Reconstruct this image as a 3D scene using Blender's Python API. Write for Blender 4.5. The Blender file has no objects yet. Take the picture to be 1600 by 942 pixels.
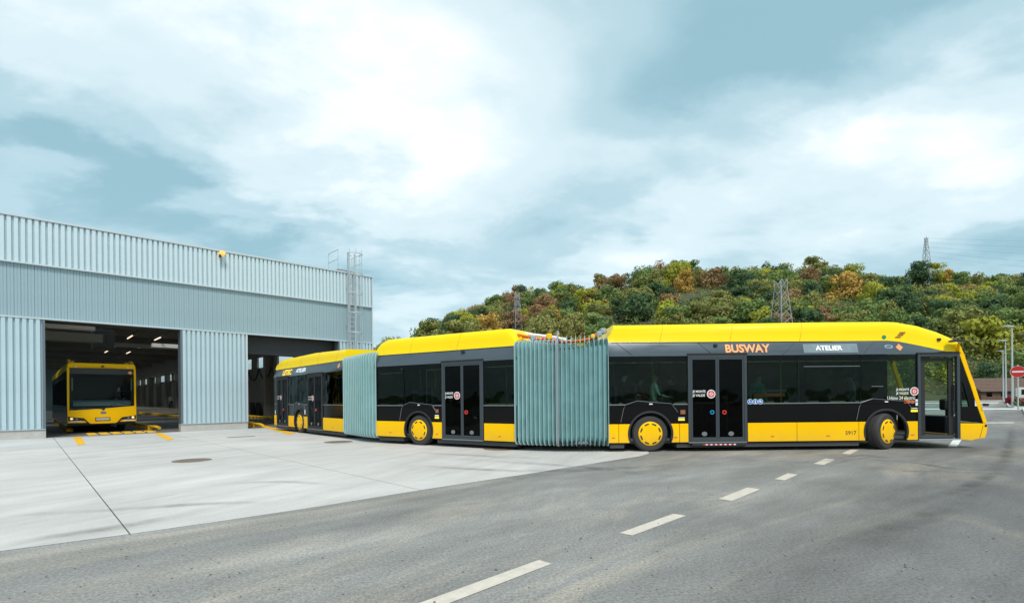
import bpy, bmesh, math, random
import numpy as np
from mathutils import Matrix, Vector
random.seed(7); rng = np.random.default_rng(7)
R = math.radians
scene = bpy.context.scene
COL = scene.collection

# ------------------------------------------------------------------ camera
FPX, HY, ROLL, EYE = 790.0, 620.5, 0.0095, 1.5
cam = bpy.data.cameras.new('camera'); camo = bpy.data.objects.new('camera', cam); COL.objects.link(camo)
cam.sensor_width = 36; cam.lens = 36 * FPX / 1600; cam.shift_y = (HY - 471) / 1600
cam.clip_end = 6000; cam.clip_start = 0.1
r_ = Vector((1, 0, -ROLL)).normalized(); u_ = Vector((ROLL, 0, 1)).normalized(); b_ = Vector((0, -1, 0))
camo.matrix_world = Matrix(((r_.x, u_.x, b_.x, 0), (r_.y, u_.y, b_.y, 0), (r_.z, u_.z, b_.z, EYE), (0, 0, 0, 1)))
scene.camera = camo

def ray(px, py):
    a = (px - 800) / FPX; b = (HY - py) / FPX
    return a + ROLL * b, b - ROLL * a
def ground(px, py, h=0.0):
    a, b = ray(px, py); d = (h - EYE) / b
    return a * d, d
def at(px, py, dist):
    a, b = ray(px, py); return a * dist, dist, EYE + b * dist

# ------------------------------------------------------------------ world, sun, exposure
SUN_EL, SUN_AZ = R(52), R(163)      # azimuth clockwise from +Y: behind the camera, a little to the right
world = bpy.data.worlds.new('World'); scene.world = world; world.use_nodes = True
wt = world.node_tree; wt.nodes.clear()
def N(tree, kind, **kw):
    n = tree.nodes.new(kind)
    for k, v in kw.items():
        if k in ('inputs',):
            for i, val in v.items(): n.inputs[i].default_value = val
        else: setattr(n, k, v)
    return n
L = wt.links.new
out = N(wt, 'ShaderNodeOutputWorld'); bg = N(wt, 'ShaderNodeBackground'); bg.inputs[1].default_value = 0.1
sky = N(wt, 'ShaderNodeTexSky', sky_type='NISHITA'); sky.sun_disc = False
sky.sun_elevation = SUN_EL; sky.sun_rotation = SUN_AZ; sky.air_density = 1.0; sky.dust_density = 2.0
tc = N(wt, 'ShaderNodeTexCoord'); sep = N(wt, 'ShaderNodeSeparateXYZ'); L(tc.outputs['Generated'], sep.inputs[0])
def M(op, a, b=None, tree=wt, c=None):
    n = tree.nodes.new('ShaderNodeMath'); n.operation = op
    for i, x in enumerate((a, b, c)):
        if x is None: continue
        if isinstance(x, (int, float)): n.inputs[i].default_value = x
        else: tree.links.new(x, n.inputs[i])
    return n.outputs[0]
zz = M('ADD', M('MAXIMUM', sep.outputs[2], 0.0), 0.22)
cx = M('DIVIDE', sep.outputs[0], zz); cy = M('DIVIDE', sep.outputs[1], zz)
comb = N(wt, 'ShaderNodeCombineXYZ'); L(cx, comb.inputs[0]); L(cy, comb.inputs[1])
mp = N(wt, 'ShaderNodeMapping'); L(comb.outputs[0], mp.inputs[0]); mp.inputs['Rotation'].default_value = (0, 0, R(-28)); mp.inputs['Scale'].default_value = (0.85, 1.15, 1); mp.inputs['Location'].default_value = (3.1, 1.7, 0)
n1 = N(wt, 'ShaderNodeTexNoise', inputs={'Scale': 1.05, 'Detail': 8.0, 'Roughness': 0.54, 'Distortion': 0.2}); L(mp.outputs[0], n1.inputs['Vector'])
n2 = N(wt, 'ShaderNodeTexNoise', inputs={'Scale': 3.0, 'Detail': 6.0, 'Roughness': 0.55, 'Distortion': 0.15}); L(mp.outputs[0], n2.inputs['Vector'])
# direction wobbled by noise, so that the big cloud masses get ragged edges
wob = N(wt, 'ShaderNodeVectorMath', operation='MULTIPLY_ADD'); L(n2.outputs['Color'], wob.inputs[0]); wob.inputs[1].default_value = (0.34, 0.34, 0.22); 
wsub = N(wt, 'ShaderNodeVectorMath', operation='ADD'); L(tc.outputs['Generated'], wsub.inputs[0]); wsub.inputs[1].default_value = (-0.17, -0.17, -0.11)
L(wsub.outputs[0], wob.inputs[2])
val = M('ADD', M('MULTIPLY', M('SUBTRACT', n1.outputs[0], 0.5), 1.25), M('MULTIPLY', M('SUBTRACT', n2.outputs[0], 0.5), 0.80))
val = M('ADD', val, 0.455)
def blob(px, py, sx, sy, amt, tilt=0.0):
    """a broad cloud mass: an anisotropic gaussian round one direction of the sky"""
    global val
    a, b = ray(px, py); c = Vector((a, 1, b)).normalized()
    ex = Vector((c.y, -c.x, 0)).normalized(); ez = ex.cross(c).normalized()
    ct, st = math.cos(tilt), math.sin(tilt)
    e1 = (ex * ct + ez * st) / sx; e2 = (ez * ct - ex * st) / sy
    def dotc(e):
        d = N(wt, 'ShaderNodeVectorMath', operation='DOT_PRODUCT'); L(wob.outputs[0], d.inputs[0]); d.inputs[1].default_value = e
        return M('SUBTRACT', d.outputs['Value'], e.dot(c))
    d1, d2 = dotc(e1), dotc(e2)
    q = M('ADD', M('MULTIPLY', d1, d1), M('MULTIPLY', d2, d2))
    front = N(wt, 'ShaderNodeVectorMath', operation='DOT_PRODUCT'); L(tc.outputs['Generated'], front.inputs[0]); front.inputs[1].default_value = c
    g = M('MULTIPLY', M('EXPONENT', M('MULTIPLY', q, -1.0)), M('GREATER_THAN', front.outputs['Value'], 0.0))
    val = M('MULTIPLY_ADD', g, amt, c=val)
blob(1180, 75, .42, .12, -.34, R(12))
blob(1040, 150, .22, .07, -.24, R(6))
blob(120, 250, .22, .07, -.26, R(-8))
blob(110, 130, .26, .05, .14, R(-4))
blob(330, 190, .22, .05, -.14, R(-10))
blob(720, 350, .20, .06, .16, 0)
blob(1250, 180, .20, .05, -.12, R(12))
blob(230, 330, .26, .08, -.30, R(-12))
blob(440, 395, .22, .05, -.28, R(-8))
blob(860, 365, .17, .055, -.34, R(10))
blob(1590, 400, .20, .05, -.24, R(4))
blob(700, 150, .34, .05, -.10, R(-4))
blob(560, 50, .38, .12, .42, R(-6))
blob(40, 30, .22, .06, .20, 0)
blob(830, 230, .40, .09, .36, R(6))
blob(1330, 250, .34, .10, .12, R(16))
blob(640, 300, .24, .09, .16, 0)
blob(1490, 330, .20, .05, .26, R(14))
blob(70, 285, .10, .03, .42, R(8))
blob(640, 480, .20, .05, .20, 0)
blob(1560, 120, .16, .10, .06, R(20))
blob(1150, 300, .30, .06, .06, R(6))
ramp = N(wt, 'ShaderNodeValToRGB'); L(val, ramp.inputs[0])
cr = ramp.color_ramp; cr.interpolation = 'EASE'
cr.elements[0].position = 0.0; cr.elements[0].color = (.255, .43, .495, 1)
cr.elements[1].position = 1.0; cr.elements[1].color = (.90, .935, .94, 1)
e = cr.elements.new(0.32); e.color = (.395, .56, .62, 1)
e = cr.elements.new(0.62); e.color = (.585, .71, .75, 1)
sc_ = N(wt, 'ShaderNodeVectorMath', operation='SCALE'); L(ramp.outputs[0], sc_.inputs[0]); sc_.inputs['Scale'].default_value = 7.6
mixw = N(wt, 'ShaderNodeMixRGB'); mixw.inputs[0].default_value = 0.10; L(sc_.outputs[0], mixw.inputs[1]); L(sky.outputs[0], mixw.inputs[2])
L(mixw.outputs[0], bg.inputs[0]); L(bg.outputs[0], out.inputs[0])

sl = bpy.data.lights.new('sun', 'SUN'); sl.energy = 1.5; sl.angle = R(16); sl.color = (1, .95, .87)
so = bpy.data.objects.new('sun', sl); COL.objects.link(so)
sd = Vector((math.sin(SUN_AZ) * math.cos(SUN_EL), math.cos(SUN_AZ) * math.cos(SUN_EL), math.sin(SUN_EL)))
so.rotation_euler = sd.to_track_quat('Z', 'Y').to_euler()
scene.view_settings.view_transform = 'Standard'; scene.view_settings.look = 'None'
scene.view_settings.exposure = 0.82; scene.view_settings.gamma = 1.0
scene.cycles.transparent_max_bounces = 24; scene.cycles.diffuse_bounces = 6; scene.cycles.max_bounces = 14

# ------------------------------------------------------------------ materials
MATS = {}
def mat(name, col, rough=.5, metal=0.0, spec=.5, coat=0.0, vary=None, bump=None, emit=None, stretch=None):
    """principled surface; vary=(scale, amount) mottles the colour, bump=(scale, strength) gives fine relief"""
    m = bpy.data.materials.new(name); m.use_nodes = True; t = m.node_tree; p = t.nodes['Principled BSDF']
    p.inputs['Base Color'].default_value = (*col, 1); p.inputs['Roughness'].default_value = rough
    p.inputs['Metallic'].default_value = metal; p.inputs['Specular IOR Level'].default_value = spec
    p.inputs['Coat Weight'].default_value = coat; p.inputs['Coat Roughness'].default_value = .06
    if vary or bump:
        c = t.nodes.new('ShaderNodeTexCoord'); mpn = t.nodes.new('ShaderNodeMapping'); t.links.new(c.outputs['Object'], mpn.inputs[0])
        if stretch: mpn.inputs['Scale'].default_value = stretch
    if vary:
        n = t.nodes.new('ShaderNodeTexNoise'); n.inputs['Scale'].default_value = vary[0]; n.inputs['Detail'].default_value = 6; n.inputs['Roughness'].default_value = .62
        t.links.new(mpn.outputs[0], n.inputs['Vector'])
        hsv = t.nodes.new('ShaderNodeHueSaturation'); hsv.inputs['Color'].default_value = (*col, 1)
        mr = t.nodes.new('ShaderNodeMapRange'); mr.inputs[1].default_value = .25; mr.inputs[2].default_value = .75; mr.inputs[3].default_value = 1 - vary[1]; mr.inputs[4].default_value = 1 + vary[1]
        t.links.new(n.outputs[0], mr.inputs[0]); t.links.new(mr.outputs[0], hsv.inputs['Value']); t.links.new(hsv.outputs[0], p.inputs['Base Color'])
        mr2 = t.nodes.new('ShaderNodeMapRange'); mr2.inputs[1].default_value = .3; mr2.inputs[2].default_value = .7; mr2.inputs[3].default_value = max(rough - .08, .02); mr2.inputs[4].default_value = min(rough + .08, 1)
        t.links.new(n.outputs[0], mr2.inputs[0]); t.links.new(mr2.outputs[0], p.inputs['Roughness'])
    if bump:
        n = t.nodes.new('ShaderNodeTexNoise'); n.inputs['Scale'].default_value = bump[0]; n.inputs['Detail'].default_value = 4
        t.links.new(mpn.outputs[0], n.inputs['Vector'])
        b = t.nodes.new('ShaderNodeBump'); b.inputs['Strength'].default_value = bump[1]; b.inputs['Distance'].default_value = .02
        t.links.new(n.outputs[0], b.inputs['Height']); t.links.new(b.outputs[0], p.inputs['Normal'])
    if emit:
        p.inputs['Emission Color'].default_value = (*emit[0], 1); p.inputs['Emission Strength'].default_value = emit[1]
    MATS[name] = m; return m
def glass(name, tint, f=.42):
    m = bpy.data.materials.new(name); m.use_nodes = True; t = m.node_tree; t.nodes.clear()
    o = t.nodes.new('ShaderNodeOutputMaterial'); mx = t.nodes.new('ShaderNodeMixShader'); tr = t.nodes.new('ShaderNodeBsdfTransparent'); gl = t.nodes.new('ShaderNodeBsdfGlossy')
    fr = t.nodes.new('ShaderNodeLayerWeight'); fr.inputs[0].default_value = .5; fac = M('ADD', M('MULTIPLY', M('POWER', fr.outputs['Facing'], 4.0, t), .55, t), .028, t)
    tr.inputs[0].default_value = (*tint, 1); gl.inputs['Roughness'].default_value = .015; gl.inputs[0].default_value = (f, f, f, 1)
    # slightly uneven panes
    c = t.nodes.new('ShaderNodeTexCoord'); n = t.nodes.new('ShaderNodeTexNoise'); n.inputs['Scale'].default_value = 1.6; n.inputs['Detail'].default_value = 1; t.links.new(c.outputs['Object'], n.inputs['Vector'])
    b = t.nodes.new('ShaderNodeBump'); b.inputs['Strength'].default_value = .10; b.inputs['Distance'].default_value = .08; t.links.new(n.outputs[0], b.inputs['Height']); t.links.new(b.outputs[0], gl.inputs['Normal'])
    t.links.new(fac, mx.inputs[0]); t.links.new(tr.outputs[0], mx.inputs[1]); t.links.new(gl.outputs[0], mx.inputs[2]); t.links.new(mx.outputs[0], o.inputs[0])
    MATS[name] = m; return m

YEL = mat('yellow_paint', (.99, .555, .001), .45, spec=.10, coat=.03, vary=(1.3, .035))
YELR = mat('yellow_paint_skylit', (.98, .68, .001), .40, spec=.18, coat=.08, vary=(.8, .03))  # same yellow paint, lightened to carry sky light on the roof
BLK = mat('black_gloss', (.004, .004, .0045), .14, spec=.22)
COVE = mat('grey_cove_paint', (.080, .102, .120), .20, metal=.35, coat=.3, vary=(1.2, .16), stretch=(.5, 1, 3))
DARK = mat('dark_plastic', (.018, .018, .020), .6)
INT = mat('interior_grey', (.05, .053, .056), .7)
FRM = mat('door_frame_grey', (.040, .052, .062), .4)
ALU = mat('aluminium', (.55, .57, .59), .35, metal=.8)
TRIM = mat('silver_trim', (.20, .21, .22), .3, metal=.3)
RUB = mat('tyre_rubber', (.038, .037, .036), .75, vary=(4, .25))
BEL = mat('bellows_fabric', (.20, .375, .385), .62, vary=(2.6, .18), bump=(60, .12))
BELF = mat('bellows_frame', (.46, .62, .63), .4)
BRK = mat('bracket_grey', (.30, .36, .40), .5)
WHT = mat('white_print', (.82, .82, .82), .5)
RED = mat('red_print', (.62, .03, .025), .45)
BLU = mat('blue_print', (.02, .16, .52), .45)
CYB = mat('button_blue', (.01, .22, .48), .35)
ORG = mat('orange_print', (.85, .36, .14), .5)
ORC = mat('orange_cable', (.75, .13, .02), .5)
SALM = mat('led_orange', (.85, .33, .13), .5, emit=((1, .36, .12), .22))
LEDW = mat('led_white', (.85, .88, .9), .5, emit=((.85, .92, 1), .3))
LEDY = mat('led_yellow', (.8, .55, .02), .5, emit=((1, .62, .02), .5))
LEDP = mat('led_panel', (.19, .24, .27), .25, coat=.6, vary=(2, .15))
GRN = mat('green_dot', (.02, .25, .16), .5)
BRN = mat('brown_print', (.30, .10, .04), .5)
GLS = glass('tinted_glass', (.47, .60, .54), .42)
GLSF = glass('far_side_glass', (.13, .20, .17), .3)
GLSD = glass('dark_tinted_glass', (.15, .21, .19), .3)
GLSC = glass('clear_glass', (.56, .70, .66), .3)
GLSW = glass('windscreen_glass', (.55, .64, .63), .26)
CLADU = mat('cladding_light', (.57, .69, .745), .42, metal=.15, vary=(.7, .05))
CLADM = mat('cladding_mid', (.30, .415, .465), .45, metal=.15, vary=(.7, .05))
CLADL = mat('cladding_low', (.47, .60, .655), .42, metal=.15, vary=(.7, .05))
CLTRIM = mat('cladding_trim', (.55, .62, .66), .4, metal=.2)
JAMB = mat('jamb_metal', (.13, .17, .20), .45, metal=.2)
CONC = mat('plinth_concrete', (.44, .43, .41), .85, vary=(3, .14), bump=(30, .2))
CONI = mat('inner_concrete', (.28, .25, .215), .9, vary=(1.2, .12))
STEEL = mat('roof_steel', (.20, .205, .21), .6, vary=(1, .1))
GALV = mat('galvanised_steel', (.52, .56, .58), .45, metal=.5, vary=(5, .1))
GALVD = mat('pylon_steel', (.38, .40, .42), .5, metal=.3)
WHP = mat('white_paint', (.78, .78, .76), .5, vary=(5, .12))
YRAIL = mat('rail_yellow', (.95, .54, .01), .5, vary=(4, .15))
RUST = mat('cast_iron', (.20, .155, .125), .8, vary=(6, .3))
DOOR = mat('shutter_dark', (.03, .035, .04), .6)
TUBEL = mat('lit_tube', (1, .9, .75), .5, emit=((1, .80, .6), .8))
SKYL = glass('skylight_glass', (.92, .95, .96), .3)
AMBER = mat('amber_lens', (.85, .42, .06), .3, emit=((1, .55, .12), .4))

def grime(m, ztop):
    t = m.node_tree; p = t.nodes['Principled BSDF']; lk = t.links.new
    c = t.nodes.new('ShaderNodeTexCoord'); s_ = t.nodes.new('ShaderNodeSeparateXYZ'); lk(c.outputs['Object'], s_.inputs[0])
    n = t.nodes.new('ShaderNodeTexNoise'); n.inputs['Scale'].default_value = 5; n.inputs['Detail'].default_value = 7; n.inputs['Roughness'].default_value = .7; lk(c.outputs['Object'], n.inputs['Vector'])
    g = t.nodes.new('ShaderNodeMapRange'); g.inputs[1].default_value = ztop; g.inputs[2].default_value = .22; g.inputs[3].default_value = 0; g.inputs[4].default_value = 1.0; lk(s_.outputs[2], g.inputs[0])
    f = M('MULTIPLY', M('MULTIPLY', g.outputs[0], n.outputs[0], t), .40, t)
    mx = t.nodes.new('ShaderNodeMixRGB'); lk(f, mx.inputs[0]); mx.inputs[2].default_value = (.30, .22, .12, 1)
    src = p.inputs['Base Color'].links[0].from_socket; lk(src, mx.inputs[1]); lk(mx.outputs[0], p.inputs['Base Color'])
grime(YEL, .62)
# ------------------------------------------------------------------ mesh helpers
class MB:
    def __init__(s): s.v = []; s.f = []; s.m = []
    def add(s, pts, faces, mi=0):
        k = len(s.v); s.v += [tuple(p) for p in pts]; s.f += [tuple(i + k for i in f) for f in faces]; s.m += [mi] * len(faces); return s
    def box(s, x0, x1, y0, y1, z0, z1, mi=0):
        return s.add([(x0,y0,z0),(x1,y0,z0),(x1,y1,z0),(x0,y1,z0),(x0,y0,z1),(x1,y0,z1),(x1,y1,z1),(x0,y1,z1)],
                     [(0,3,2,1),(4,5,6,7),(0,1,5,4),(1,2,6,5),(2,3,7,6),(3,0,4,7)], mi)
    def prism(s, poly, lo, hi, ax='v', mi=0):
        f = {'v': lambda p, h: (p[0], h, p[1]), 'u': lambda p, h: (h, p[0], p[1]), 'z': lambda p, h: (p[0], p[1], h)}[ax]
        n = len(poly)
        pts = [f(p, lo) for p in poly] + [f(p, hi) for p in poly]
        fs = [tuple(range(n)), tuple(range(2*n-1, n-1, -1))] + [(i, (i+1) % n, n + (i+1) % n, n + i) for i in range(n)]
        return s.add(pts, fs, mi)
    def tube(s, path, r, n=6, mi=0, close=False, r2=None):
        path = [Vector(p) for p in path]; k = len(path); pts = []
        for i, p in enumerate(path):
            if close: d = path[(i+1) % k] - path[i-1]
            else: d = path[min(i+1, k-1)] - path[max(i-1, 0)]
            d.normalize(); a = d.cross(Vector((0, 0, 1))) if abs(d.z) < .95 else d.cross(Vector((1, 0, 0))); a.normalize(); b = d.cross(a)
            rr = r if r2 is None else r + (r2 - r) * i / (k - 1)
            pts += [p + a * (rr * math.cos(2*math.pi*j/n)) + b * (rr * math.sin(2*math.pi*j/n)) for j in range(n)]
        fs = []
        for i in range(k if close else k - 1):
            i2 = (i + 1) % k
            fs += [(i*n + j, i*n + (j+1) % n, i2*n + (j+1) % n, i2*n + j) for j in range(n)]
        if not close: fs += [tuple(range(n-1, -1, -1)), tuple((k-1)*n + j for j in range(n))]
        return s.add(pts, fs, mi)
    def lathe(s, prof, c, n=40, mi=0):
        """prof: (radius, v) pairs; turned round the v axis through c=(u,v,z)"""
        k = len(prof); pts = []
        for (r, h) in prof:
            pts += [(c[0] + r*math.cos(2*math.pi*j/n), c[1] + h, c[2] + r*math.sin(2*math.pi*j/n)) for j in range(n)]
        fs = []
        for i in range(k - 1): fs += [(i*n+j, i*n+(j+1) % n, (i+1)*n+(j+1) % n, (i+1)*n+j) for j in range(n)]
        fs += [tuple(range(n)), tuple((k-1)*n + j for j in range(n-1, -1, -1))]
        return s.add(pts, fs, mi)
    def disc(s, u, z, r, v, th=.004, n=20, mi=0, sx=1.0):
        return s.prism([(u + sx*r*math.cos(2*math.pi*j/n), z + r*math.sin(2*math.pi*j/n)) for j in range(n)], v - th, v, 'v', mi)
    def grid(s, rows, mi=0, closed=False):
        k = len(s.v); n = len(rows[0])
        for r in rows: s.v += [tuple(p) for p in r]
        for i in range(len(rows) - 1):
            for j in range(n if closed else n - 1):
                j2 = (j+1) % n
                s.f.append((k+i*n+j, k+i*n+j2, k+(i+1)*n+j2, k+(i+1)*n+j)); s.m.append(mi)
        return s
    def cap(s, row, mi=0):
        k = len(s.v); s.v += [tuple(p) for p in row]; s.f.append(tuple(range(k, k+len(row)))); s.m.append(mi); return s

def mesh_of(name, mb, mats, smooth=0, flip=True):
    me = bpy.data.meshes.new(name); me.from_pydata(mb.v, [], mb.f)
    for m in (mats if isinstance(mats, (list, tuple)) else [mats]): me.materials.append(m)
    me.polygons.foreach_set('material_index', mb.m)
    if flip:
        bm = bmesh.new(); bm.from_mesh(me); bmesh.ops.recalc_face_normals(bm, faces=bm.faces); bm.to_mesh(me); bm.free()
    if smooth:
        me.shade_smooth()
        if smooth < 180: me.set_sharp_from_angle(angle=R(smooth))
    return me
def put(name, me, parent=None, fr=None, bevel=0):
    o = bpy.data.objects.new(name, me); COL.objects.link(o)
    if parent is not None: o.parent = parent
    if fr is not None:
        mw = fr.mat()
        if parent is not None: mw = WM[parent.name].inverted() @ mw
        o.location = mw.translation; o.rotation_euler = mw.to_euler()
        WM[o.name] = fr.mat()
    else: WM[o.name] = WM[parent.name] if parent is not None else Matrix()
    if bevel:
        b = o.modifiers.new('bevel', 'BEVEL'); b.width = bevel; b.segments = 2; b.limit_method = 'ANGLE'; b.angle_limit = R(40)
    return o
WM = {}
def mk(name, mb, mats, parent=None, fr=None, smooth=0, bevel=0):
    return put(name, mesh_of(name, mb, mats, smooth), parent, fr, bevel)
def empty(name, fr):
    o = bpy.data.objects.new(name, None); COL.objects.link(o); o.empty_display_size = .3
    m = fr.mat(); o.location = m.translation; o.rotation_euler = m.to_euler(); WM[o.name] = m; return o
def tag(o, label=None, cat=None, group=None, kind=None):
    if label: o['label'] = label
    if cat: o['category'] = cat
    if group: o['group'] = group
    if kind: o['kind'] = kind
    return o
class Frame:
    def __init__(s, x, y, ang, z=0.0): s.x, s.y, s.a, s.z0 = x, y, ang, z
    def mat(s): return Matrix.Translation((s.x, s.y, s.z0)) @ Matrix.Rotation(s.a, 4, 'Z')
    def w(s, u, v, z=0.0):
        c, n = math.cos(s.a), math.sin(s.a); return Vector((s.x + u*c - v*n, s.y + u*n + v*c, z))
    def loc(s, X, Y):
        c, n = math.cos(s.a), math.sin(s.a); dx, dy = X - s.x, Y - s.y; return dx*c + dy*n, -dx*n + dy*c
    def sub(s, u, v, z=0.0, ang=0.0):
        p = s.w(u, v); return Frame(p.x, p.y, s.a + ang, z)
    def u(s, px, v=0.0, py=HY):
        """where the line of sight through a pixel meets the plane v=const"""
        a, b = ray(px, py); c, n = math.cos(s.a), math.sin(s.a)
        ox, oy = s.x - v*n, s.y + v*c
        return (a*oy - ox) / (c - a*n)
    def uz(s, px, py, v=0.0):
        u = s.u(px, v, py); a, b = ray(px, py); return u, EYE + b * s.w(u, v).y
def sec_frame(pa, za, pb, zb):
    xa, xb = ray(pa, HY)[0]*za, ray(pb, HY)[0]*zb
    f = Frame(xa, za, math.atan2(zb - za, xb - xa)); f.len = math.hypot(zb - za, xb - xa); return f

def text_mb(body, fr, px0, px1, py0, py1, vfun, bold=0.0, depth=.004):
    """flat lettering laid on a wall plane between two pixel columns and rows"""
    cu = bpy.data.curves.new('t', 'FONT'); cu.body = body; cu.size = 1; cu.offset = bold; cu.extrude = 0; cu.resolution_u = 3
    o = bpy.data.objects.new('t', cu); COL.objects.link(o); bpy.context.view_layer.update()
    me = bpy.data.meshes.new_from_object(o.evaluated_get(bpy.context.evaluated_depsgraph_get()))
    bpy.data.objects.remove(o)
    vs = np.array([v.co[:] for v in me.vertices]); mn, mx = vs.min(0), vs.max(0)
    u0, z1 = fr.uz(px0, py0, vfun(None)); u1, _ = fr.uz(px1, py0, vfun(None)); _, z0 = fr.uz((px0+px1)/2, py1, vfun(None)); _, z1 = fr.uz((px0+px1)/2, py0, vfun(None))
    mb = MB(); pts = []
    for v in vs:
        u = u0 + (u1-u0)*(v[0]-mn[0])/(mx[0]-mn[0]); z = z0 + (z1-z0)*(v[1]-mn[1])/(mx[1]-mn[1])
        pts.append((u, vfun(z), z))
    mb.add(pts, [tuple(p.vertices) for p in me.polygons]); bpy.data.meshes.remove(me)
    return mb

# ------------------------------------------------------------------ ground, apron, road
BF = Frame(*ground(0, 687.5), math.atan2(1, 1.038))        # the depot: u along its front, v into it
def asphalt_mat():
    m = bpy.data.materials.new('asphalt'); m.use_nodes = True; t = m.node_tree; p = t.nodes['Principled BSDF']; lk = t.links.new
    c = t.nodes.new('ShaderNodeTexCoord')
    def noise(scale, det, stretch=(1,1,1), rot=0.0, rough=.6, dist=0.0):
        q = t.nodes.new('ShaderNodeMapping'); q.vector_type = 'TEXTURE'; q.inputs['Scale'].default_value = tuple(1/k for k in stretch); q.inputs['Rotation'].default_value = (0,0,-rot); lk(c.outputs['Object'], q.inputs[0])
        n = t.nodes.new('ShaderNodeTexNoise'); n.inputs['Scale'].default_value = scale; n.inputs['Detail'].default_value = det; n.inputs['Roughness'].default_value = rough; n.inputs['Distortion'].default_value = dist
        lk(q.outputs[0], n.inputs['Vector']); return n.outputs[0]
    def rng_(x, a, b, lo, hi):
        r = t.nodes.new('ShaderNodeMapRange'); r.inputs[1].default_value = a; r.inputs[2].default_value = b; r.inputs[3].default_value = lo; r.inputs[4].default_value = hi; lk(x, r.inputs[0]); return r.outputs[0]
    big = rng_(noise(.30, 5, (.16, 1, 1), R(-43), .62, .8), .3, .7, .74, 1.26)
    mid = rng_(noise(1.1, 7, (.4, 1, 1), R(-40), .68), .3, .7, .74, 1.26)
    fine = rng_(noise(34, 5, rough=.85), .32, .68, .45, 1.55)
    fine2 = rng_(noise(160, 2), .35, .65, .80, 1.2)
    # lane wear: the far lane is dusty and pale, the near lane darker, with tyre-polished bands along both
    p0, p1 = Vector((*ground(757, 908), 0)), Vector((*ground(1289, 720), 0)); dr = (p1 - p0).normalized(); nr = Vector((dr.y, -dr.x, 0))
    dn = t.nodes.new('ShaderNodeVectorMath'); dn.operation = 'DOT_PRODUCT'; lk(c.outputs['Object'], dn.inputs[0]); dn.inputs[1].default_value = nr
    lane = M('ADD', M('SUBTRACT', dn.outputs['Value'], p0.dot(nr), t), M('MULTIPLY', M('SUBTRACT', noise(.3, 4, (.4, 1, 1), R(-42)), .5, t), 3.0, t), t)
    lw = rng_(lane, -.3, 3.4, 1.10, .66)
    band = M('ADD', 1.0, M('MULTIPLY', M('SINE', M('MULTIPLY', lane, 2.6, t), None, t), .07, t), t)
    v = M('MULTIPLY', M('MULTIPLY', M('MULTIPLY', big, mid, t), M('MULTIPLY', fine, fine2, t), t), M('MULTIPLY', lw, band, t), t)
    sand = rng_(noise(.34, 8, (.28, 1, 1), R(-42), .70, 1.0), .48, .66, 0, .9)
    mx = t.nodes.new('ShaderNodeMixRGB'); mx.inputs[1].default_value = (.222, .216, .206, 1); mx.inputs[2].default_value = (.42, .36, .285, 1); lk(sand, mx.inputs[0])
    sc = t.nodes.new('ShaderNodeVectorMath'); sc.operation = 'SCALE'; lk(mx.outputs[0], sc.inputs[0]); lk(v, sc.inputs['Scale'])
    lk(sc.outputs[0], p.inputs['Base Color'])
    lk(rng_(noise(.5, 4, (.3, 1, 1), R(-40)), .3, .7, .62, .85), p.inputs['Roughness'])
    b = t.nodes.new('ShaderNodeBump'); b.inputs['Strength'].default_value = .5; b.inputs['Distance'].default_value = .012
    lk(noise(70, 3, rough=.7), b.inputs['Height']); lk(b.outputs[0], p.inputs['Normal'])
    return m
ASPH = asphalt_mat()
def concrete_mat(name, base, warm):
    m = bpy.data.materials.new(name); m.use_nodes = True; t = m.node_tree; p = t.nodes['Principled BSDF']; lk = t.links.new
    c = t.nodes.new('ShaderNodeTexCoord')
    def noise(scale, det, stretch=(1,1,1), rot=0.0, rough=.6, dist=0.0):
        q = t.nodes.new('ShaderNodeMapping'); q.vector_type = 'TEXTURE'; q.inputs['Scale'].default_value = tuple(1/k for k in stretch); q.inputs['Rotation'].default_value = (0,0,-rot); lk(c.outputs['Object'], q.inputs[0])
        n = t.nodes.new('ShaderNodeTexNoise'); n.inputs['Scale'].default_value = scale; n.inputs['Detail'].default_value = det; n.inputs['Roughness'].default_value = rough; n.inputs['Distortion'].default_value = dist
        lk(q.outputs[0], n.inputs['Vector']); return n.outputs[0]
    def rng_(x, a, b, lo, hi):
        r = t.nodes.new('ShaderNodeMapRange'); r.inputs[1].default_value = a; r.inputs[2].default_value = b; r.inputs[3].default_value = lo; r.inputs[4].default_value = hi; lk(x, r.inputs[0]); return r.outputs[0]
    v = M('MULTIPLY', rng_(noise(.25, 6, dist=.6), .3, .7, .82, 1.10), M('MULTIPLY', rng_(noise(1.6, 7, (.14, 1, 1), R(-20), .68), .3, .7, .84, 1.10), rng_(noise(28, 4, rough=.75), .3, .7, .93, 1.07), t), t)
    st = rng_(noise(.55, 8, (.2, 1, 1), R(-25), .72, 1.2), .55, .75, 0, .75)
    mx = t.nodes.new('ShaderNodeMixRGB'); mx.inputs[1].default_value = (*base, 1); mx.inputs[2].default_value = (*warm, 1); lk(st, mx.inputs[0])
    sc = t.nodes.new('ShaderNodeVectorMath'); sc.operation = 'SCALE'; lk(mx.outputs[0], sc.inputs[0]); lk(v, sc.inputs['Scale']); lk(sc.outputs[0], p.inputs['Base Color'])
    p.inputs['Roughness'].default_value = .8
    b = t.nodes.new('ShaderNodeBump'); b.inputs['Strength'].default_value = .25; b.inputs['Distance'].default_value = .01; lk(noise(40, 4), b.inputs['Height']); lk(b.outputs[0], p.inputs['Normal'])
    return m
SLAB = concrete_mat('apron_concrete', (.575, .548, .525), (.43, .405, .37))
SLABL = concrete_mat('strip_concrete', (.56, .555, .55), (.44, .42, .39))
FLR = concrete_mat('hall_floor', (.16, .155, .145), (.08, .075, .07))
GRASS = mat('grass_ground', (.06, .075, .02), .9, vary=(.05, .4), bump=(8, .6))

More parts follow.
